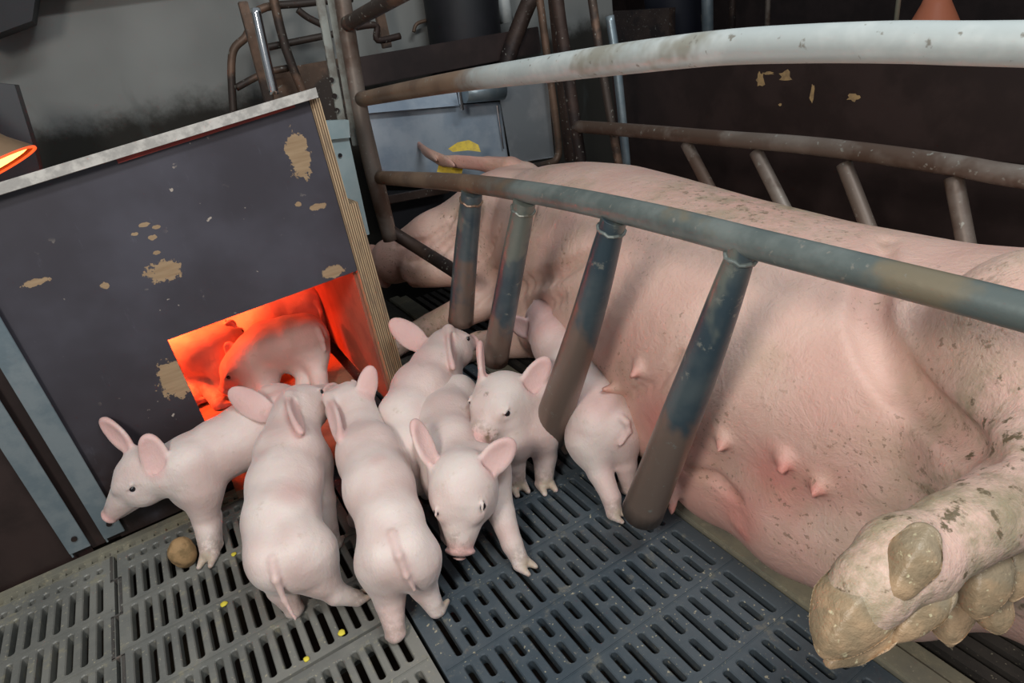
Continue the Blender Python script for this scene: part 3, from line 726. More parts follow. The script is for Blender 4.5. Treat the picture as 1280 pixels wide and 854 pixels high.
# head and snout, neck folds
HC = PZ(625, 272, .30); HS = PZ(548, 305, .245); SN = PZ(492, 326, .205)
SD = nz(SN-HS)
S.cone((.89, 1.50, .25), HC, .15, .115, .05)
S.cone(HC, HS, .115, rp(40, HS), .05)
S.cone(HS, SN, rp(38, HS), rp(29, SN), .03)
S.cone(PZ(625, 330, .20), PZ(520, 342, .195), .06, .040, .05)
S.cone(PZ(655, 222, .38), PZ(640, 235, .36), .045, .06, .04)
S.cone(PZ(498, 362, .19), PZ(560, 382, .16), .006, .006, .01, sub=True)
# ear flap (upper ear) lying back over the head
E0, E1, E2 = PZ(640, 208, .42), PZ(570, 205, .43), PZ(537, 196, .46); E3 = PZ(519, 176, .49)
# mouth crease
S.cone(PZ(500, 362, .13), PZ(560, 385, .10), .006, .006, .01, sub=True)
# forelegs
S.chain([(np.array([.74, 1.25, .20]), .10), (PZ(668, 345, .17), .062), (PZ(600, 380, .12), .048), (PZ(540, 408, .07), .038), (PZ(500, 428, .045), .033), (PZ(480, 446, .03), .028)], .03)
S.chain([(np.array([.70, 1.18, .12]), .08), (PZ(670, 425, .07), .045), (PZ(600, 432, .04), .038), (PZ(535, 452, .03), .030), (PZ(500, 475, .025), .026)], .03)
# thigh of the upper hind leg
S.ell(np.array([.78, .14, .325]), (.235, .215, .158), None, .018)
TH = PD(1330, 400, .70)
K = [(np.array([.74, .20, .33]), .14), (PD(1310, 440, .66), .11), (PD(1330, 562, .56), .062), (PD(1262, 630, .50), .0335), (PD(1188, 668, .475), .0290), (PD(1130, 700, .46), .0275), (PD(1088, 735, .452), .0265), (PD(1068, 760, .452), .0235)]
S.chain(K, .035)
S.cone(PD(1125, 690, .46), PD(1155, 725, .462), .022, .016, .02)
# lower hind leg
K2 = [(np.array([.76, .10, .18]), .13), (PD(1400, 560, .72), .09), (PD(1330, 640, .62), .05), (PD(1270, 690, .57), .032), (PD(1235, 715, .555), .028), (PD(1200, 735, .55), .026)]
S.chain(K2, .03)
# flank crease in front of the thigh
cre = [PD(1105, 340, .70), PD(1092, 400, .66), PD(1115, 460, .635), PD(1165, 520, .60), PD(1218, 578, .57)]
V0 = None
def near_surface_crease(pts, depth_px=.0): pass
# teats
teats = [((905, 548), (900, 562), .54), ((980, 572), (977, 590), .54), ((1025, 605), (1018, 618), .53), ((842, 612), (840, 640), None), ((925, 648), (932, 668), None), ((772, 486), (756, 487), None), ((800, 460), (790, 470), None)]
teat_pts = []
def raymarch(px, py):
    """first point of the body fields seen along a line, for putting teats on the skin"""
    d = ray(px, py); ts = np.linspace(.3, 2.2, 1500); P_ = np.array([0, 0, H])+ts[:, None]*d
    g = np.full(len(ts), 1.)
    for f, a, b, k, sub in S.ops:
        if sub: continue
        mk = ((P_ > a) & (P_ < b)).all(1)
        if mk.any():
            g[mk] = np.minimum(g[mk], f(P_[mk]))
    i = np.argmax(g < 0)
    return P_[i] if g[i] < 0 else None
for (a, b, dd) in teats:
    A = raymarch(*a)
    if A is None: A = PZ(a[0], a[1], .09)
    
    B = PD(b[0], b[1], depth(A)-.009); teat_pts.append((A, B))
mid = len(S.ops)
for A, B in teat_pts:
    S.ell(A, (.008, .012, .012), None, .012); S.cone(A, A+(B-A)*.45, .0085, .0075, .008); S.cone(A+(B-A)*.45, B, .0072, .0058, .004)
# flank crease, neck and cheek wrinkles: grooves following lines on the skin
def groove(line, r0, k, step=9.):
    pts = []
    for (x0, y0), (x1, y1) in zip(line, line[1:]):
        n = max(int(math.hypot(x1-x0, y1-y0)/step), 1)
        for i in range(n): pts.append((x0+(x1-x0)*i/n, y0+(y1-y0)*i/n))
    pts.append(line[-1]); q = [S.hit((0, 0, H), ray(*p_), .3, 2.4, 900) for p_ in pts]; q = [a for a in q if a is not None]; m_ = len(q); out = []
    for i, (a, b) in enumerate(zip(q, q[1:])):
        w_ = r0*min(1, .35+3.0*min(i, m_-2-i)/max(m_, 1))
        if np.linalg.norm(a-b) < .10: out.append((a, b, w_))
    return [(a, b, w_, k) for a, b, w_ in out], q
G_, cp = groove([(1108, 300), (1092, 350), (1084, 400), (1098, 440), (1120, 472), (1152, 506), (1195, 545), (1232, 572)], .010, .024)
for ln, r0 in ((((600, 262), (588, 300), (560, 335)), .007), (((625, 285), (610, 318), (580, 350)), .006), (((650, 290), (632, 330), (598, 362)), .007),
               (((735, 318), (690, 345), (640, 362), (608, 380)), .009), (((572, 262), (558, 285), (535, 302), (495, 306)), .006), (((705, 372), (668, 388), (640, 402)), .007),
               (((585, 255), (578, 285), (548, 318), (520, 330)), .006), (((668, 262), (655, 300), (618, 352), (585, 385)), .007), (((552, 318), (530, 326), (508, 326)), .005), (((498, 352), (530, 362), (575, 366)), .006), (((770, 500), (820, 480), (850, 440)), .005), (((858, 588), (895, 596), (925, 625)), .0045)):
    g_, _q = groove(ln, r0, r0*2.6); G_ += g_
for a, b, w_, k in G_: S.cone(a, b, w_, w_, k, sub=True)
V, Q = S.mesh(.0062)
def at_(x, y):
    q = S.hit((0, 0, H), ray(x, y), .3, 2.4, 1500); return q if q is not None else np.array([9., 9., 9.])
pink = .85*near(V, at_(975, 600), .01, .075)+.8*near(V, at_(830, 540), .01, .10)+.6*near(V, at_(925, 640), .01, .06)+.4*near(V, at_(1040, 610), .01, .06)+.35*near(V, (.62, .6, .1), .05, .25)
pink += .55*near(V, SN, .02, .09)
for A, B in teat_pts: pink += .5*near(V, B, .006, .022)
seam = np.zeros(len(V))
for a, b in zip(cp, cp[1:]): seam = np.maximum(seam, nearseg(V, a, b, .001, .013))
for a, b, w_, k in G_: seam = np.maximum(seam, .45*nearseg(V, a, b, .001, .010))
dirt = np.zeros(len(V))
for (a, ra), (b, rb) in list(zip(K, K[1:]))[2:]: dirt = np.maximum(dirt, nearseg(V, a, b, ra*1.1, ra*1.9))
dirt = np.maximum(dirt, .75*near(V, (.80, .12, .40), .12, .30))
for (a, ra), (b, rb) in list(zip(K2, K2[1:]))[1:]: dirt = np.maximum(dirt, nearseg(V, a, b, ra, ra*1.9))
dirt = np.maximum(dirt, .8*near(V, (.95, .75, .46), .05, .35))
dirt = np.maximum(dirt, .5*nearseg(V, PZ(540, 408, .07), PZ(480, 446, .03), .05, .12)); dirt = np.maximum(dirt, .8*nearseg(V, PZ(600, 432, .04), PZ(500, 475, .03), .04, .07))
SO = (.85, .6, 0)
sow = body_obj('sow', V, Q, M['sow'], {'pink': pink, 'dirt': dirt, 'seam': seam}, None, SO)
tag(sow, 'large pink sow lying on her side behind the crate rails', 'sow')
def sp(o): o.matrix_parent_inverse = Matrix.Translation((-SO[0], -SO[1], -SO[2])); return o
# upper ear as a part
eb = Body()
eb.chain([(PZ(662, 224, .375), .040), (PZ(638, 212, .405), .036), (PZ(610, 205, .42), .022), (PZ(575, 204, .425), .015)], .02)
for (a, b, w_) in ((PZ(648, 211, .41), PZ(590, 204, .43), .030), (PZ(605, 204, .43), PZ(550, 201, .44), .026), (PZ(566, 206, .435), PZ(530, 190, .46), .024), (PZ(545, 200, .45), PZ(518, 176, .48), .017)):
    d = nz(b-a); n_ = nz(np.cross(d, [0, 0, 1])); v_ = np.cross(n_, d); eb.ell((a+b)/2, (np.linalg.norm(b-a)/2+.012, .008, w_*.8), (d, n_, v_), .012)
V2, Q2 = eb.mesh(.004); sp(body_obj('ear', V2, Q2, M['sow'], {'pink': .35+0*V2[:, 0], 'dirt': .1+0*V2[:, 0]}, sow))
# ear tag
tg = MB(); a = PZ(583, 186, .447)
tg.poly([PD(x, y, depth(a)-.015) for x, y in ((560, 186), (572, 178), (586, 175), (598, 181), (601, 190), (585, 188), (566, 190))], tuple(ray(583, 186)*.01)); 
t_ = tag(pivot(tg.build('ear_tag', M['yellow'])), 'yellow ear tag half above the ear of the sow', 'ear tag')
tg = MB(); tg.poly([PD(x, y, depth(a)-.05) for x, y in ((549, 203), (579, 207), (577, 219), (546, 215))], tuple(ray(560, 210)*.006))
o = tg.build('tag_flap', M['yellow']); o.parent = t_; o.matrix_parent_inverse = Matrix.Translation(-t_.location)
# snout disc
sb = Body(); e1 = nz(np.cross(SD, [0, 0, 1])); e2 = np.cross(e1, SD); r_ = rp(28, SN)
sb.ell(SN+SD*r_*.8, (.014, r_*.95, r_*1.05), (SD, e1, e2), .01)
V2, Q2 = sb.mesh(.004); sp(body_obj('snout', V2, Q2, M['sow'], {'pink': .45+0*V2[:, 0], 'dirt': .3+0*V2[:, 0]}, sow))
# claws
def claw(pts, name, k=.004, squash=.7, ridge=True):
    b = Body(); b.chain(pts, k, .012)
    V2, Q2 = b.mesh(.0022)
    c = np.mean([p for p, _ in pts], 0); n_ = nz(c-np.array([0, 0, H])); ax_ = nz(pts[-1][0]-pts[0][0]); sd_ = nz(np.cross(ax_, n_))
    V2 = V2-n_*((V2-c)@n_)[:, None]*(1-squash)
    # a flattened wall on each side meeting in a low ridge
    if ridge:
        q = (V2-c)@sd_; dn = (V2-c)@n_; V2 = V2+n_*(np.abs(q)*.38*(dn < 0))[:, None]
    top = np.clip(1-((V2-pts[0][0])@ax_)/(.35*np.linalg.norm(pts[-1][0]-pts[0][0])), 0, 1)
    return sp(body_obj(name, V2, Q2, M['hoof'], {'top': top}, sow))
D = .45
claw([(PD(1084, 740, D-.002), .0250), (PD(1062, 764, D-.006), .0235), (PD(1046, 790, D-.006), .0150), (PD(1034, 812, D-.004), .0065)], 'claw')
claw([(PD(1105, 752, D+.012), .0210), (PD(1085, 782, D+.010), .0165), (PD(1062, 808, D+.004), .0105), (PD(1038, 828, D), .0050)], 'claw')
claw([(PD(1153, 674, D-.012), .0115), (PD(1141, 699, D-.020), .0140), (PD(1123, 730, D-.021), .0085), (PD(1107, 757, D-.019), .0018)], 'dewclaw')
claw([(PD(1168, 740, D+.006), .0140), (PD(1148, 757, D), .0140), (PD(1131, 781, D-.002), .0080), (PD(1118, 802, D-.002), .0018)], 'dewclaw')
D = .50
claw([(PD(1228, 706, D-.01), .0200), (PD(1224, 728, D-.012), .0185), (PD(1221, 752, D-.012), .0085), (PD(1220, 772, D-.01), .0018)], 'claw')
claw([(PD(1190, 735, D+.015), .0205), (PD(1186, 758, D+.012), .0175), (PD(1185, 785, D+.012), .0090), (PD(1187, 806, D+.012), .0018)], 'claw')
claw([(PD(1268, 700, D), .0125), (PD(1265, 724, D), .0110), (PD(1263, 746, D), .0040)], 'dewclaw')
claw([(PD(1236, 748, D+.02), .0160), (PD(1241, 768, D+.02), .0120), (PD(1246, 785, D+.02), .0040)], 'dewclaw')

# ================================================================== piglets
PIGS = 'piglets on the slats and in the box'
def piglet(label, spine, head, hr, snout, up, ears, legs, tail=None, sr=None, h=.0028, eyes=True, group='piglets outside the creep box', rosy=(), marks=(), eyepx=None):
    """spine/legs points: (px, py, height, radius in px)"""
    b = Body()
    sp_ = [(PZ(x, y, z), rp(r, PZ(x, y, z))) for (x, y, z, r) in spine]
    b.chain(sp_, .02, .012)
    for lg in legs:
        q = lg['p'][0]; P0 = PZ(*q[:3]); b.ell(P0, (rp(q[3], P0)*1.0,)*2+(rp(q[3], P0)*1.25,), None, .025)
    up_ = np.array([0, 0, 1.])
    for (i, w_, l_) in ((0, .80, .62), (len(sp_)-2, .72, .55)):
        P0, r0 = sp_[i]; ax = nz(sp_[min(i+1, len(sp_)-1)][0]-sp_[max(i-1, 0)][0]); sx = nz(np.cross(ax, up_)); uu = np.cross(sx, ax)
        for sd in (-1, 1): b.ell(P0+sx*sd*r0*.42+uu*r0*.22, (r0*.85, r0*l_, r0*w_), (ax, sx, uu), .012)
    HC = PZ(*head); hr = rp(hr, HC); SNp = PZ(*snout); f = nz(SNp-HC); s_ = nz(np.cross(f, nz(up))); u = np.cross(s_, f)
    sr = sr or hr*.36; L = np.linalg.norm(SNp-HC)
    if L > hr*2.0: pass
    b.ell(HC, (hr*.98, hr*.92, hr*.92), (f, s_, u), .02)
    b.cone(sp_[-1][0], HC-f*hr*.25, sp_[-1][1]*.95, hr*.84, .02)
    b.cone(HC+f*hr*.30+u*hr*.06, SNp-f*.007, hr*.80, sr*1.05, .012)             # muzzle
    b.cone(HC-u*hr*.36, SNp-f*.018-u*sr*.50, hr*.58, sr*.70, .012)             # jaw
    for sd in (-1, 1): b.ell(HC+f*hr*.25+s_*sd*hr*.50-u*hr*.28, (hr*.55, hr*.42, hr*.48), (f, s_, u), .015)
    for sd in (-1, 1): b.ell(HC+f*hr*.42+s_*sd*hr*.42+u*hr*.50, (hr*.40, hr*.26, hr*.22), (f, s_, u), .012)   # brows
    b.ell(SNp-f*.0015, (.0068, sr*1.28, sr*1.05), (f, s_, u+f*.0), .003)         # snout disc
    b.ell(SNp+f*.006, (.0030, sr*1.0, sr*.80), (f, s_, u), .002, True)
    for sd in (-1, 1): b.ell(SNp+f*.003+s_*sd*sr*.45, (.0045, sr*.14, sr*.26), (f, s_, u), .002, True)
    for sd in (-1, 1): b.cone(SNp-f*.006-u*sr*1.0+s_*sd*sr*.5, HC+f*hr*.55-u*hr*.55+s_*sd*hr*.60, .0016, .0012, .005, True)
    eye = []
    for sd in (-1, 1):
        dv = nz(f*.52+s_*sd*.64+u*.52); e = b.hit(HC+dv*hr*2.2, -dv, 0, hr*2.2, 300)
        if e is None: e = HC+dv*hr
        if eyepx and eyepx[(sd+1)//2]:
            e2 = b.hit((0, 0, H), ray(*eyepx[(sd+1)//2]))
            if e2 is not None: e = e2; dv = nz(nz(e-HC)+nz(np.array([0, 0, H])-e)*.3)
        b.ell(e+dv*.001, (.0030, .0085, .0052), (dv, nz(f-dv*(f@dv)), nz(np.cross(dv, f))), .005, True)
        b.cone(e+u*.0062-f*.006-dv*.001, e+u*.0055+f*.006-dv*.0015, .0026, .0018, .004)
        eye.append(e-dv*.0034)
    earp = []
    for i, E_ in enumerate(ears):
        if E_ is None: continue
        dh = depth(HC); sd, wid = E_[0], E_[2]
        if E_[1][2] == 'skin':
            qb = b.hit((0, 0, H), ray(E_[4][0], E_[4][1])); db = depth(qb) if qb is not None else dh
            qt = b.hit((0, 0, H), ray(E_[1][0], E_[1][1])); dt = depth(qt) if qt is not None else db
            tip = PD(E_[1][0], E_[1][1], min(dt, db+.02)-.016); E_ = (E_[0], E_[1], E_[2], E_[3], (E_[4][0], E_[4][1], db-dh-.002))
        else: tip = PD(E_[1][0], E_[1][1], dh+E_[1][2])
        base = HC+s_*sd*hr*.68+u*hr*.52-f*hr*.25 if len(E_) < 5 or E_[4] is None else PD(E_[4][0], E_[4][1], dh+E_[4][2])
        d = tip-base; Ln = np.linalg.norm(d); d = d/Ln
        nf = E_[3] if len(E_) > 3 and E_[3] is not None else (f*.8+s_*sd*.6)
        nf = np.array(nf, float); n_ = nz(nf-d*(nf@d)); v_ = np.cross(d, n_)
        wd = wid
        b.cone(base-d*.006, base+d*.016, .011, .008, .014)
        c = base+d*Ln*.52
        b.ell(c, (Ln*.56, .0072, wd), (d, n_, v_), .006)
        b.ell(base+d*Ln*.86, (Ln*.22, .0050, wd*.50), (d, n_, v_), .01)
        b.ell(c+n_*.0085+d*Ln*.02, (Ln*.46, .0068, wd*.80), (d, n_, v_), .003, True)
        earp.append((base, tip, wd))
    hoofs = []
    for lg in legs:
        pts = [(PZ(x, y, z), rp(r, PZ(x, y, z))) for (x, y, z, r) in lg['p']]
        b.chain(pts, .012)
        e, re = pts[-1]; dr = np.array(lg.get('d', (f[0], f[1], 0.)), float); dr[2] = 0; dr = nz(dr); sx = nz(np.cross(dr, [0, 0, 1]))
        for sd in (-1, 1):
            b.cone(e+sx*sd*re*.52-np.array([0, 0, .001]), e+sx*sd*re*.66+dr*re*1.6-np.array([0, 0, re*.35]), re*.62, re*.30, .002)
        hoofs.append((e+dr*re*1.1, re))
    if tail:
        tp = []; n = len(tail); dl = None
        for (x, y, z) in tail:
            d_ = ray(x, y); q = b.hit((0, 0, H), d_)
            dn = depth(q)-.0045 if q is not None else dl+.004
            if dl is not None: dn = min(max(dn, dl-.012), dl+.012)
            dl = dn; tp.append(PD(x, y, dn+(.006 if not tp else 0)))
        b.chain([(p_, .0068-.0040*i/(n-1)) for i, p_ in enumerate(tp)], .006)
    V, Q = b.mesh(h)
    for dm in marks: pass
    pink = .75*near(V, SNp, sr*.9, sr*2.0)
    for (a, t_, wd) in earp: pink = np.maximum(pink, .55*nearseg(V, a+(t_-a)*.25, t_, wd*.6, wd*1.25))
    hoof = np.zeros(len(V)); dirt = np.zeros(len(V))
    for (e, re) in hoofs: hoof = np.maximum(hoof, .75*near(V, e, re*.6, re*1.3)); dirt = np.maximum(dirt, .5*near(V, e, re, re*3.5))
    dirt = np.maximum(dirt, .45*near(V, SNp-f*.015+u*sr, sr*.5, sr*1.8))
    ro = np.zeros(len(V))
    for (x, y, r1) in marks:
        q = b.hit((0, 0, H), ray(x, y))
        if q is not None: dirt = np.maximum(dirt, 1.4*near(V, q, r1*.3, r1))
    for (a, r1, st_) in rosy: ro = np.maximum(ro, st_*near(V, PZ(*a), r1*.3, r1))
    if tail:
        for t0_, t1_ in zip(tp, tp[1:]): ro = np.maximum(ro, .4*nearseg(V, t0_, t1_, .006, .012))
    org = np.array([V[:, 0].mean(), V[:, 1].mean(), max(V[:, 2].min(), 0)])
    o = body_obj('piglet', V, Q, M['piglet'], {'pink': pink, 'hoof': hoof, 'dirt': dirt, 'rosy': ro}, None, org)
    tag(o, label, 'piglet', group)
    if eyes:
        for e in eye:
            bm = bmesh.new(); bmesh.ops.create_uvsphere(bm, u_segments=16, v_segments=10, radius=.0058)
            me = bpy.data.meshes.new('eye'); bm.to_mesh(me); bm.free(); q = link('eye', me, M['eye'], o, True); q.location = Vector(e-org)
    return o
G2 = 'piglets inside the creep box'
# 1 left, walking left past the doorway
piglet('piglet at far left facing left, its snout near the zinc uprights',
    [(352, 526, .155, 42), (315, 542, .157, 41), (275, 562, .157, 38), (240, 582, .157, 37), (212, 590, .160, 28)],
    (182, 594, .158), 35, (137, 645, .095), (0, 0, 1),
    [(-1, (184, 548, -.05), .025, (-.3, -1, .2), (203, 596, -.038)), (1, (130, 527, -.01), .020, (-.5, -1, -.1), (166, 566, -.004))],
    [{'p': [(250, 610, .12, 26), (258, 650, .055, 16), (262, 692, .012, 11)], 'd': (-.3, -.5, 0)},
     {'p': [(235, 612, .10, 20), (262, 645, .05, 13), (268, 680, .012, 10)], 'd': (-.3, -.5, 0)},
     {'p': [(345, 545, .12, 28), (358, 590, .07, 15), (352, 640, .012, 10)], 'd': (-1, 0, 0)},
     {'p': [(365, 540, .12, 26), (372, 580, .07, 14), (375, 615, .012, 10)], 'd': (-1, 0, 0)}], sr=.0155, eyepx=((165, 612), None), rosy=[((275, 600, .1), .05, .5)])
# 2 back to the camera, head turned right
piglet('piglet seen from behind, second from left, hind leg stretched to the right',
    [(358, 694, .12, 45), (352, 650, .145, 46), (356, 605, .16, 45), (363, 568, .175, 40), (366, 540, .19, 31)],
    (376, 511, .205), 31, (415, 489, .18), (0, 0, 1),
    [(-1, (292, 491, -.005), .026, (.1, 1, -.4), (342, 523, -.015)), (1, (375, 538, 'skin'), .017, (.7, -1, .3), (362, 498, 0))],
    [{'p': [(385, 695, .11, 36), (400, 722, .07, 24), (420, 742, .035, 14), (446, 748, .012, 10)], 'd': (1, .1, 0)},
     {'p': [(345, 700, .10, 32), (352, 735, .05, 18), (368, 762, .012, 11)], 'd': (0, .4, 0)},
     {'p': [(388, 580, .14, 26), (404, 625, .08, 15), (410, 660, .035, 12), (418, 680, .012, 9)], 'd': (.4, .6, 0)},
     {'p': [(350, 590, .14, 24), (345, 640, .06, 13), (345, 672, .012, 10)], 'd': (0, 1, 0)}],
    tail=[(341, 700, .155), (345, 725, .12), (355, 750, .09), (369, 774, .07)], rosy=[((370, 600, .22), .05, .8)])
# 3 back to the camera, centre left
piglet('pale piglet seen from behind with its tail hanging, third from left',
    [(497, 690, .125, 40), (489, 655, .145, 40), (474, 610, .16, 43), (461, 568, .17, 37), (449, 534, .18, 27)],
    (438, 508, .20), 29, (412, 488, .215), (0, 0, 1),
    [(1, (463, 462, -.01), .020, (.1, 1, -.2), (454, 506, -.015)), (-1, (424, 546, 'skin'), .016, (-.7, -1, .3), (411, 500, 0))],
    [{'p': [(478, 705, .11, 32), (487, 750, .05, 19), (494, 792, .014, 12)], 'd': (.2, .5, 0)},
     {'p': [(520, 700, .11, 30), (530, 735, .05, 17), (545, 762, .012, 11)], 'd': (.6, .5, 0)},
     {'p': [(452, 585, .14, 24), (448, 625, .06, 13), (446, 650, .012, 10)], 'd': (0, 1, 0)},
     {'p': [(490, 590, .14, 22), (500, 625, .06, 12), (505, 645, .012, 10)], 'd': (0, 1, 0)}],
    tail=[(490, 668, .185), (499, 695, .15), (508, 720, .11), (518, 738, .09)], rosy=[((470, 560, .24), .035, .8), ((480, 620, .24), .035, .7), ((487, 665, .24), .035, .6)])
# 4 behind, climbing away, head at the crate bar
piglet('pinkish piglet facing away, its head against the farthest crate bars',
    [(510, 592, .11, 30), (508, 560, .13, 36), (512, 525, .15, 40), (528, 490, .17, 36), (545, 460, .185, 30)],
    (562, 436, .195), 27, (592, 428, .18), (0, 0, 1),
    [(-1, (492, 404, -.01), .027, (.1, 1, -.3), (533, 436, -.01)), (1, (566, 457, 'skin'), .014, (.9, -1, .1), (561, 414, 0))],
    [{'p': [(500, 600, .09, 20), (495, 625, .012, 10)]}, {'p': [(530, 590, .09, 20), (534, 615, .012, 10)]},
     {'p': [(560, 480, .14, 18), (575, 500, .07, 11), (582, 515, .012, 9)]}, {'p': [(525, 500, .14, 18), (528, 530, .07, 11), (530, 545, .012, 9)]}],
    rosy=[((510, 470, .2), .12, .5)])
# 5 centre, facing the camera
piglet('piglet in the centre facing the camera with its head lowered',
    [(566, 500, .14, 30), (558, 528, .145, 38), (558, 560, .145, 38), (572, 588, .14, 33)],
    (579, 612, .15), 45, (575, 690, .075), (0, -.25, 1),
    [(-1, (638, 554, -.005), .025, (0, -1, .5), (600, 594, -.012)), (1, (519, 530, .005), .020, (.5, -1, .2), (544, 586, .005))],
    [{'p': [(608, 590, .12, 30), (626, 640, .07, 17), (640, 680, .035, 13), (651, 703, .012, 11)], 'd': (.2, -.6, 0)},
     {'p': [(555, 600, .12, 26), (560, 640, .06, 15), (562, 668, .012, 11)], 'd': (0, -1, 0)},
     {'p': [(545, 520, .12, 26), (545, 560, .05, 14), (548, 590, .012, 10)], 'd': (0, -1, 0)},
     {'p': [(590, 515, .12, 24), (600, 550, .05, 13), (604, 575, .012, 10)], 'd': (0, -1, 0)}], sr=.0190, eyepx=((604, 634), (545, 641)))
# 6 behind it, looking over, snout resting on number 5
piglet('piglet resting its snout on the centre piglet, brown mark on its forehead',
    [(704, 470, .14, 28), (686, 486, .145, 34), (668, 503, .15, 34), (652, 513, .15, 30)],
    (627, 506, .176), 40, (595, 556, .150), (0, -.1, 1),
    [(-1, (682, 452, -.0), .024, (-.3, -1, .3), (652, 498, -.012)), (1, (600, 431, .0), .016, (1, -.6, .2), (604, 480, .0))],
    [{'p': [(642, 545, .12, 26), (642, 578, .06, 15), (646, 604, .012, 11)], 'd': (-.1, -.6, 0)},
     {'p': [(676, 535, .12, 26), (681, 570, .06, 15), (680, 602, .012, 11)], 'd': (-.1, -.6, 0)},
     {'p': [(700, 495, .11, 22), (706, 530, .05, 13), (708, 552, .012, 10)], 'd': (-.2, -.6, 0)},
     {'p': [(720, 480, .11, 20), (726, 510, .05, 12), (728, 535, .012, 10)], 'd': (-.2, -.6, 0)}], sr=.0190, eyepx=((634, 517), None), marks=[(608, 494, .007), (615, 545, .02)])
# 7 at the udder, rump to the camera
piglet('piglet at the udder with its rump between the two nearest crate bars',
    [(752, 527, .135, 38), (738, 500, .15, 38), (720, 465, .17, 36), (700, 430, .19, 34), (690, 412, .20, 30)],
    (684, 398, .21), 27, (702, 372, .20), (0, 0, 1),
    [(-1, (640, 400, -.035), .021, (-.4, -1, .2), (668, 420, -.03)), (1, (708, 392, .02), .014, None, (698, 398, .02))],
    [{'p': [(738, 550, .11, 30), (750, 590, .06, 16), (764, 622, .03, 12), (767, 640, .012, 10)], 'd': (.1, -.3, 0)},
     {'p': [(775, 545, .11, 26), (782, 580, .06, 14), (786, 610, .012, 10)], 'd': (.1, .3, 0)},
     {'p': [(700, 460, .13, 20), (698, 500, .06, 12), (700, 525, .012, 9)]}, {'p': [(725, 455, .13, 20), (735, 490, .06, 12), (738, 510, .012, 9)]}],
    tail=[(776, 522, .175), (783, 528, .17), (786, 540, .16), (776, 556, .15)], rosy=[((750, 500, .19), .06, .7), ((690, 410, .2), .16, 1.0), ((675, 400, .24), .10, 1.0)])
# in the box
piglet('piglet in the doorway of the box with its grey-lit rump to the right',
    [(382, 424, .15, 29), (362, 428, .155, 33), (338, 434, .155, 32), (320, 443, .15, 27)],
    (302, 460, .125), 25, (282, 490, .08), (0, 0, 1),
    [(1, (284, 430, 0), .018, (-.5,-1,0), (294, 446, 0)), None],
    [{'p': [(390, 442, .12, 20), (398, 470, .075, 11), (404, 500, .040, 9)], 'd': (-1, 0, 0)}, {'p': [(368, 445, .12, 18), (380, 470, .075, 10), (376, 500, .040, 8)], 'd': (-1, 0, 0)},
     {'p': [(330, 470, .10, 18), (335, 498, .06, 11), (330, 512, .047, 9)], 'd': (-1, 0, 0)}, {'p': [(316, 470, .10, 18), (312, 500, .06, 11), (308, 515, .047, 9)], 'd': (-1, 0, 0)}],
    tail=[(398, 412, .16), (404, 425, .14), (407, 438, .12)], group=G2, h=.0034)
piglet('red-lit piglet standing at the left end inside the box',
    [(222, 432, .15, 26), (238, 436, .15, 31), (256, 440, .145, 30), (268, 436, .15, 24)],
    (284, 428, .15), 22, (306, 424, .12), (0, 0, 1),
    [(-1, (290, 402, .0), .016, (0,-1,0), (284, 416, 0)), (1, (296, 450, -.02), .016, (0,-1,0), (288, 436, -.02))],
    [{'p': [(248, 455, .11, 17), (258, 480, .07, 11), (274, 505, .040, 9)], 'd': (1, 0, 0)}, {'p': [(240, 455, .11, 18), (240, 480, .07, 11), (243, 500, .047, 9)], 'd': (1, 0, 0)},
     {'p': [(222, 445, .11, 18), (222, 470, .07, 11), (220, 492, .047, 9)], 'd': (1, 0, 0)}, {'p': [(275, 460, .11, 14), (280, 480, .07, 10), (282, 495, .047, 8)], 'd': (1, 0, 0)}],
    group=G2, h=.0034)
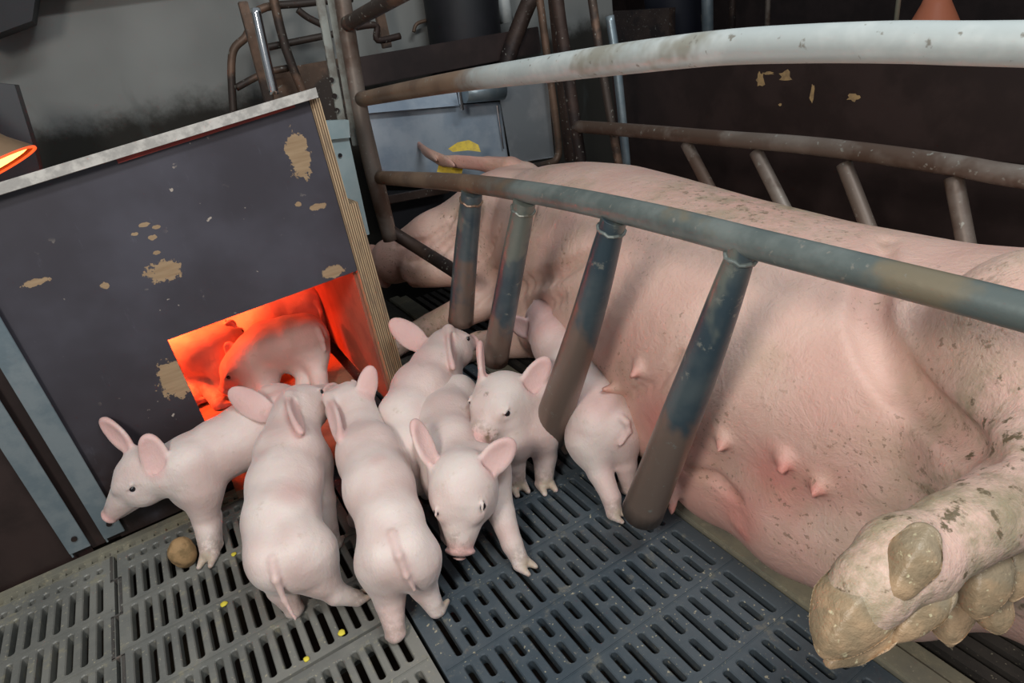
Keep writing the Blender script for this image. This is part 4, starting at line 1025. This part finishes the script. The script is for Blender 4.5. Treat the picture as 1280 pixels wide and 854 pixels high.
piglet('piglet at the back right inside the box, rump against the lining',
    [(385, 382, .15, 24), (368, 386, .15, 29), (345, 393, .15, 28), (325, 400, .14, 24)],
    (308, 404, .13), 22, (286, 410, .10), (0, 0, 1),
    [(-1, (306, 382, .0), .016, (0,-1,0), (310, 398, 0)), (1, (325, 415, -.02), .016, (0,-1,0), (314, 405, -.02))],
    [{'p': [(392, 395, .11, 18), (397, 415, .07, 10), (400, 435, .047, 8)], 'd': (-1, 0, 0)}, {'p': [(375, 400, .11, 18), (378, 420, .07, 10), (378, 436, .047, 8)], 'd': (-1, 0, 0)},
     {'p': [(335, 405, .10, 14), (335, 425, .06, 9), (335, 438, .047, 8)], 'd': (-1, 0, 0)}],
    tail=[(396, 378, .16), (401, 390, .14), (401, 400, .12)], group=G2, h=.0034)
piglet('piglet lying along the back of the box, behind the others',
    [(310, 400, .10, 20), (290, 408, .10, 26), (265, 416, .10, 26), (248, 422, .10, 22)],
    (235, 415, .12), 22, (216, 418, .09), (0, 0, 1),
    [(-1, (240, 398, 0), .016, (0,-1,0), (237, 412, 0)), (1, (252, 424, -.02), .016, (0,-1,0), (240, 418, -.02))],
    [{'p': [(300, 415, .08, 12), (290, 428, .05, 8)], 'd': (-1, 0, 0)}], group=G2, h=.004)

# ================================================================== small things
bm = bmesh.new(); bmesh.ops.create_icosphere(bm, subdivisions=4, radius=.0255)
for v in bm.verts:
    v.co.z *= 1.2; v.co.x *= .92; v.co *= 1+.10*mnoise.noise(v.co*55)+.05*mnoise.noise(v.co*140)
me = bpy.data.meshes.new('feed_lump'); bm.to_mesh(me); bm.free(); o = link('feed_lump', me, M['potato'], None, True); q = PZ(228, 690, .028); o.location = q; tag(o, 'brown potato-like lump on the slats by the front foot of the left piglet', 'lump')
for i, (x, y, s_, lb) in enumerate(((427, 791, .006, 'bright yellow feed bit on a slot near the bottom seam'), (292, 693, .005, 'pale yellow feed bit near the brown lump'), (280, 755, .006, 'dull yellow smear of feed left of the second piglet'), (383, 824, .005, 'yellow feed bit on the straight seam at the bottom'))):
    bm = bmesh.new(); bmesh.ops.create_icosphere(bm, subdivisions=2, radius=s_)
    for v in bm.verts: v.co.z *= .4; v.co *= 1+.3*mnoise.noise(v.co*300+Vector((i, 0, 0)))
    me = bpy.data.meshes.new('feed_bit'); bm.to_mesh(me); bm.free(); o = link('feed_bit', me, M['feed'], None, True); q = PZ(x, y, .002); o.location = q; tag(o, lb, 'feed')
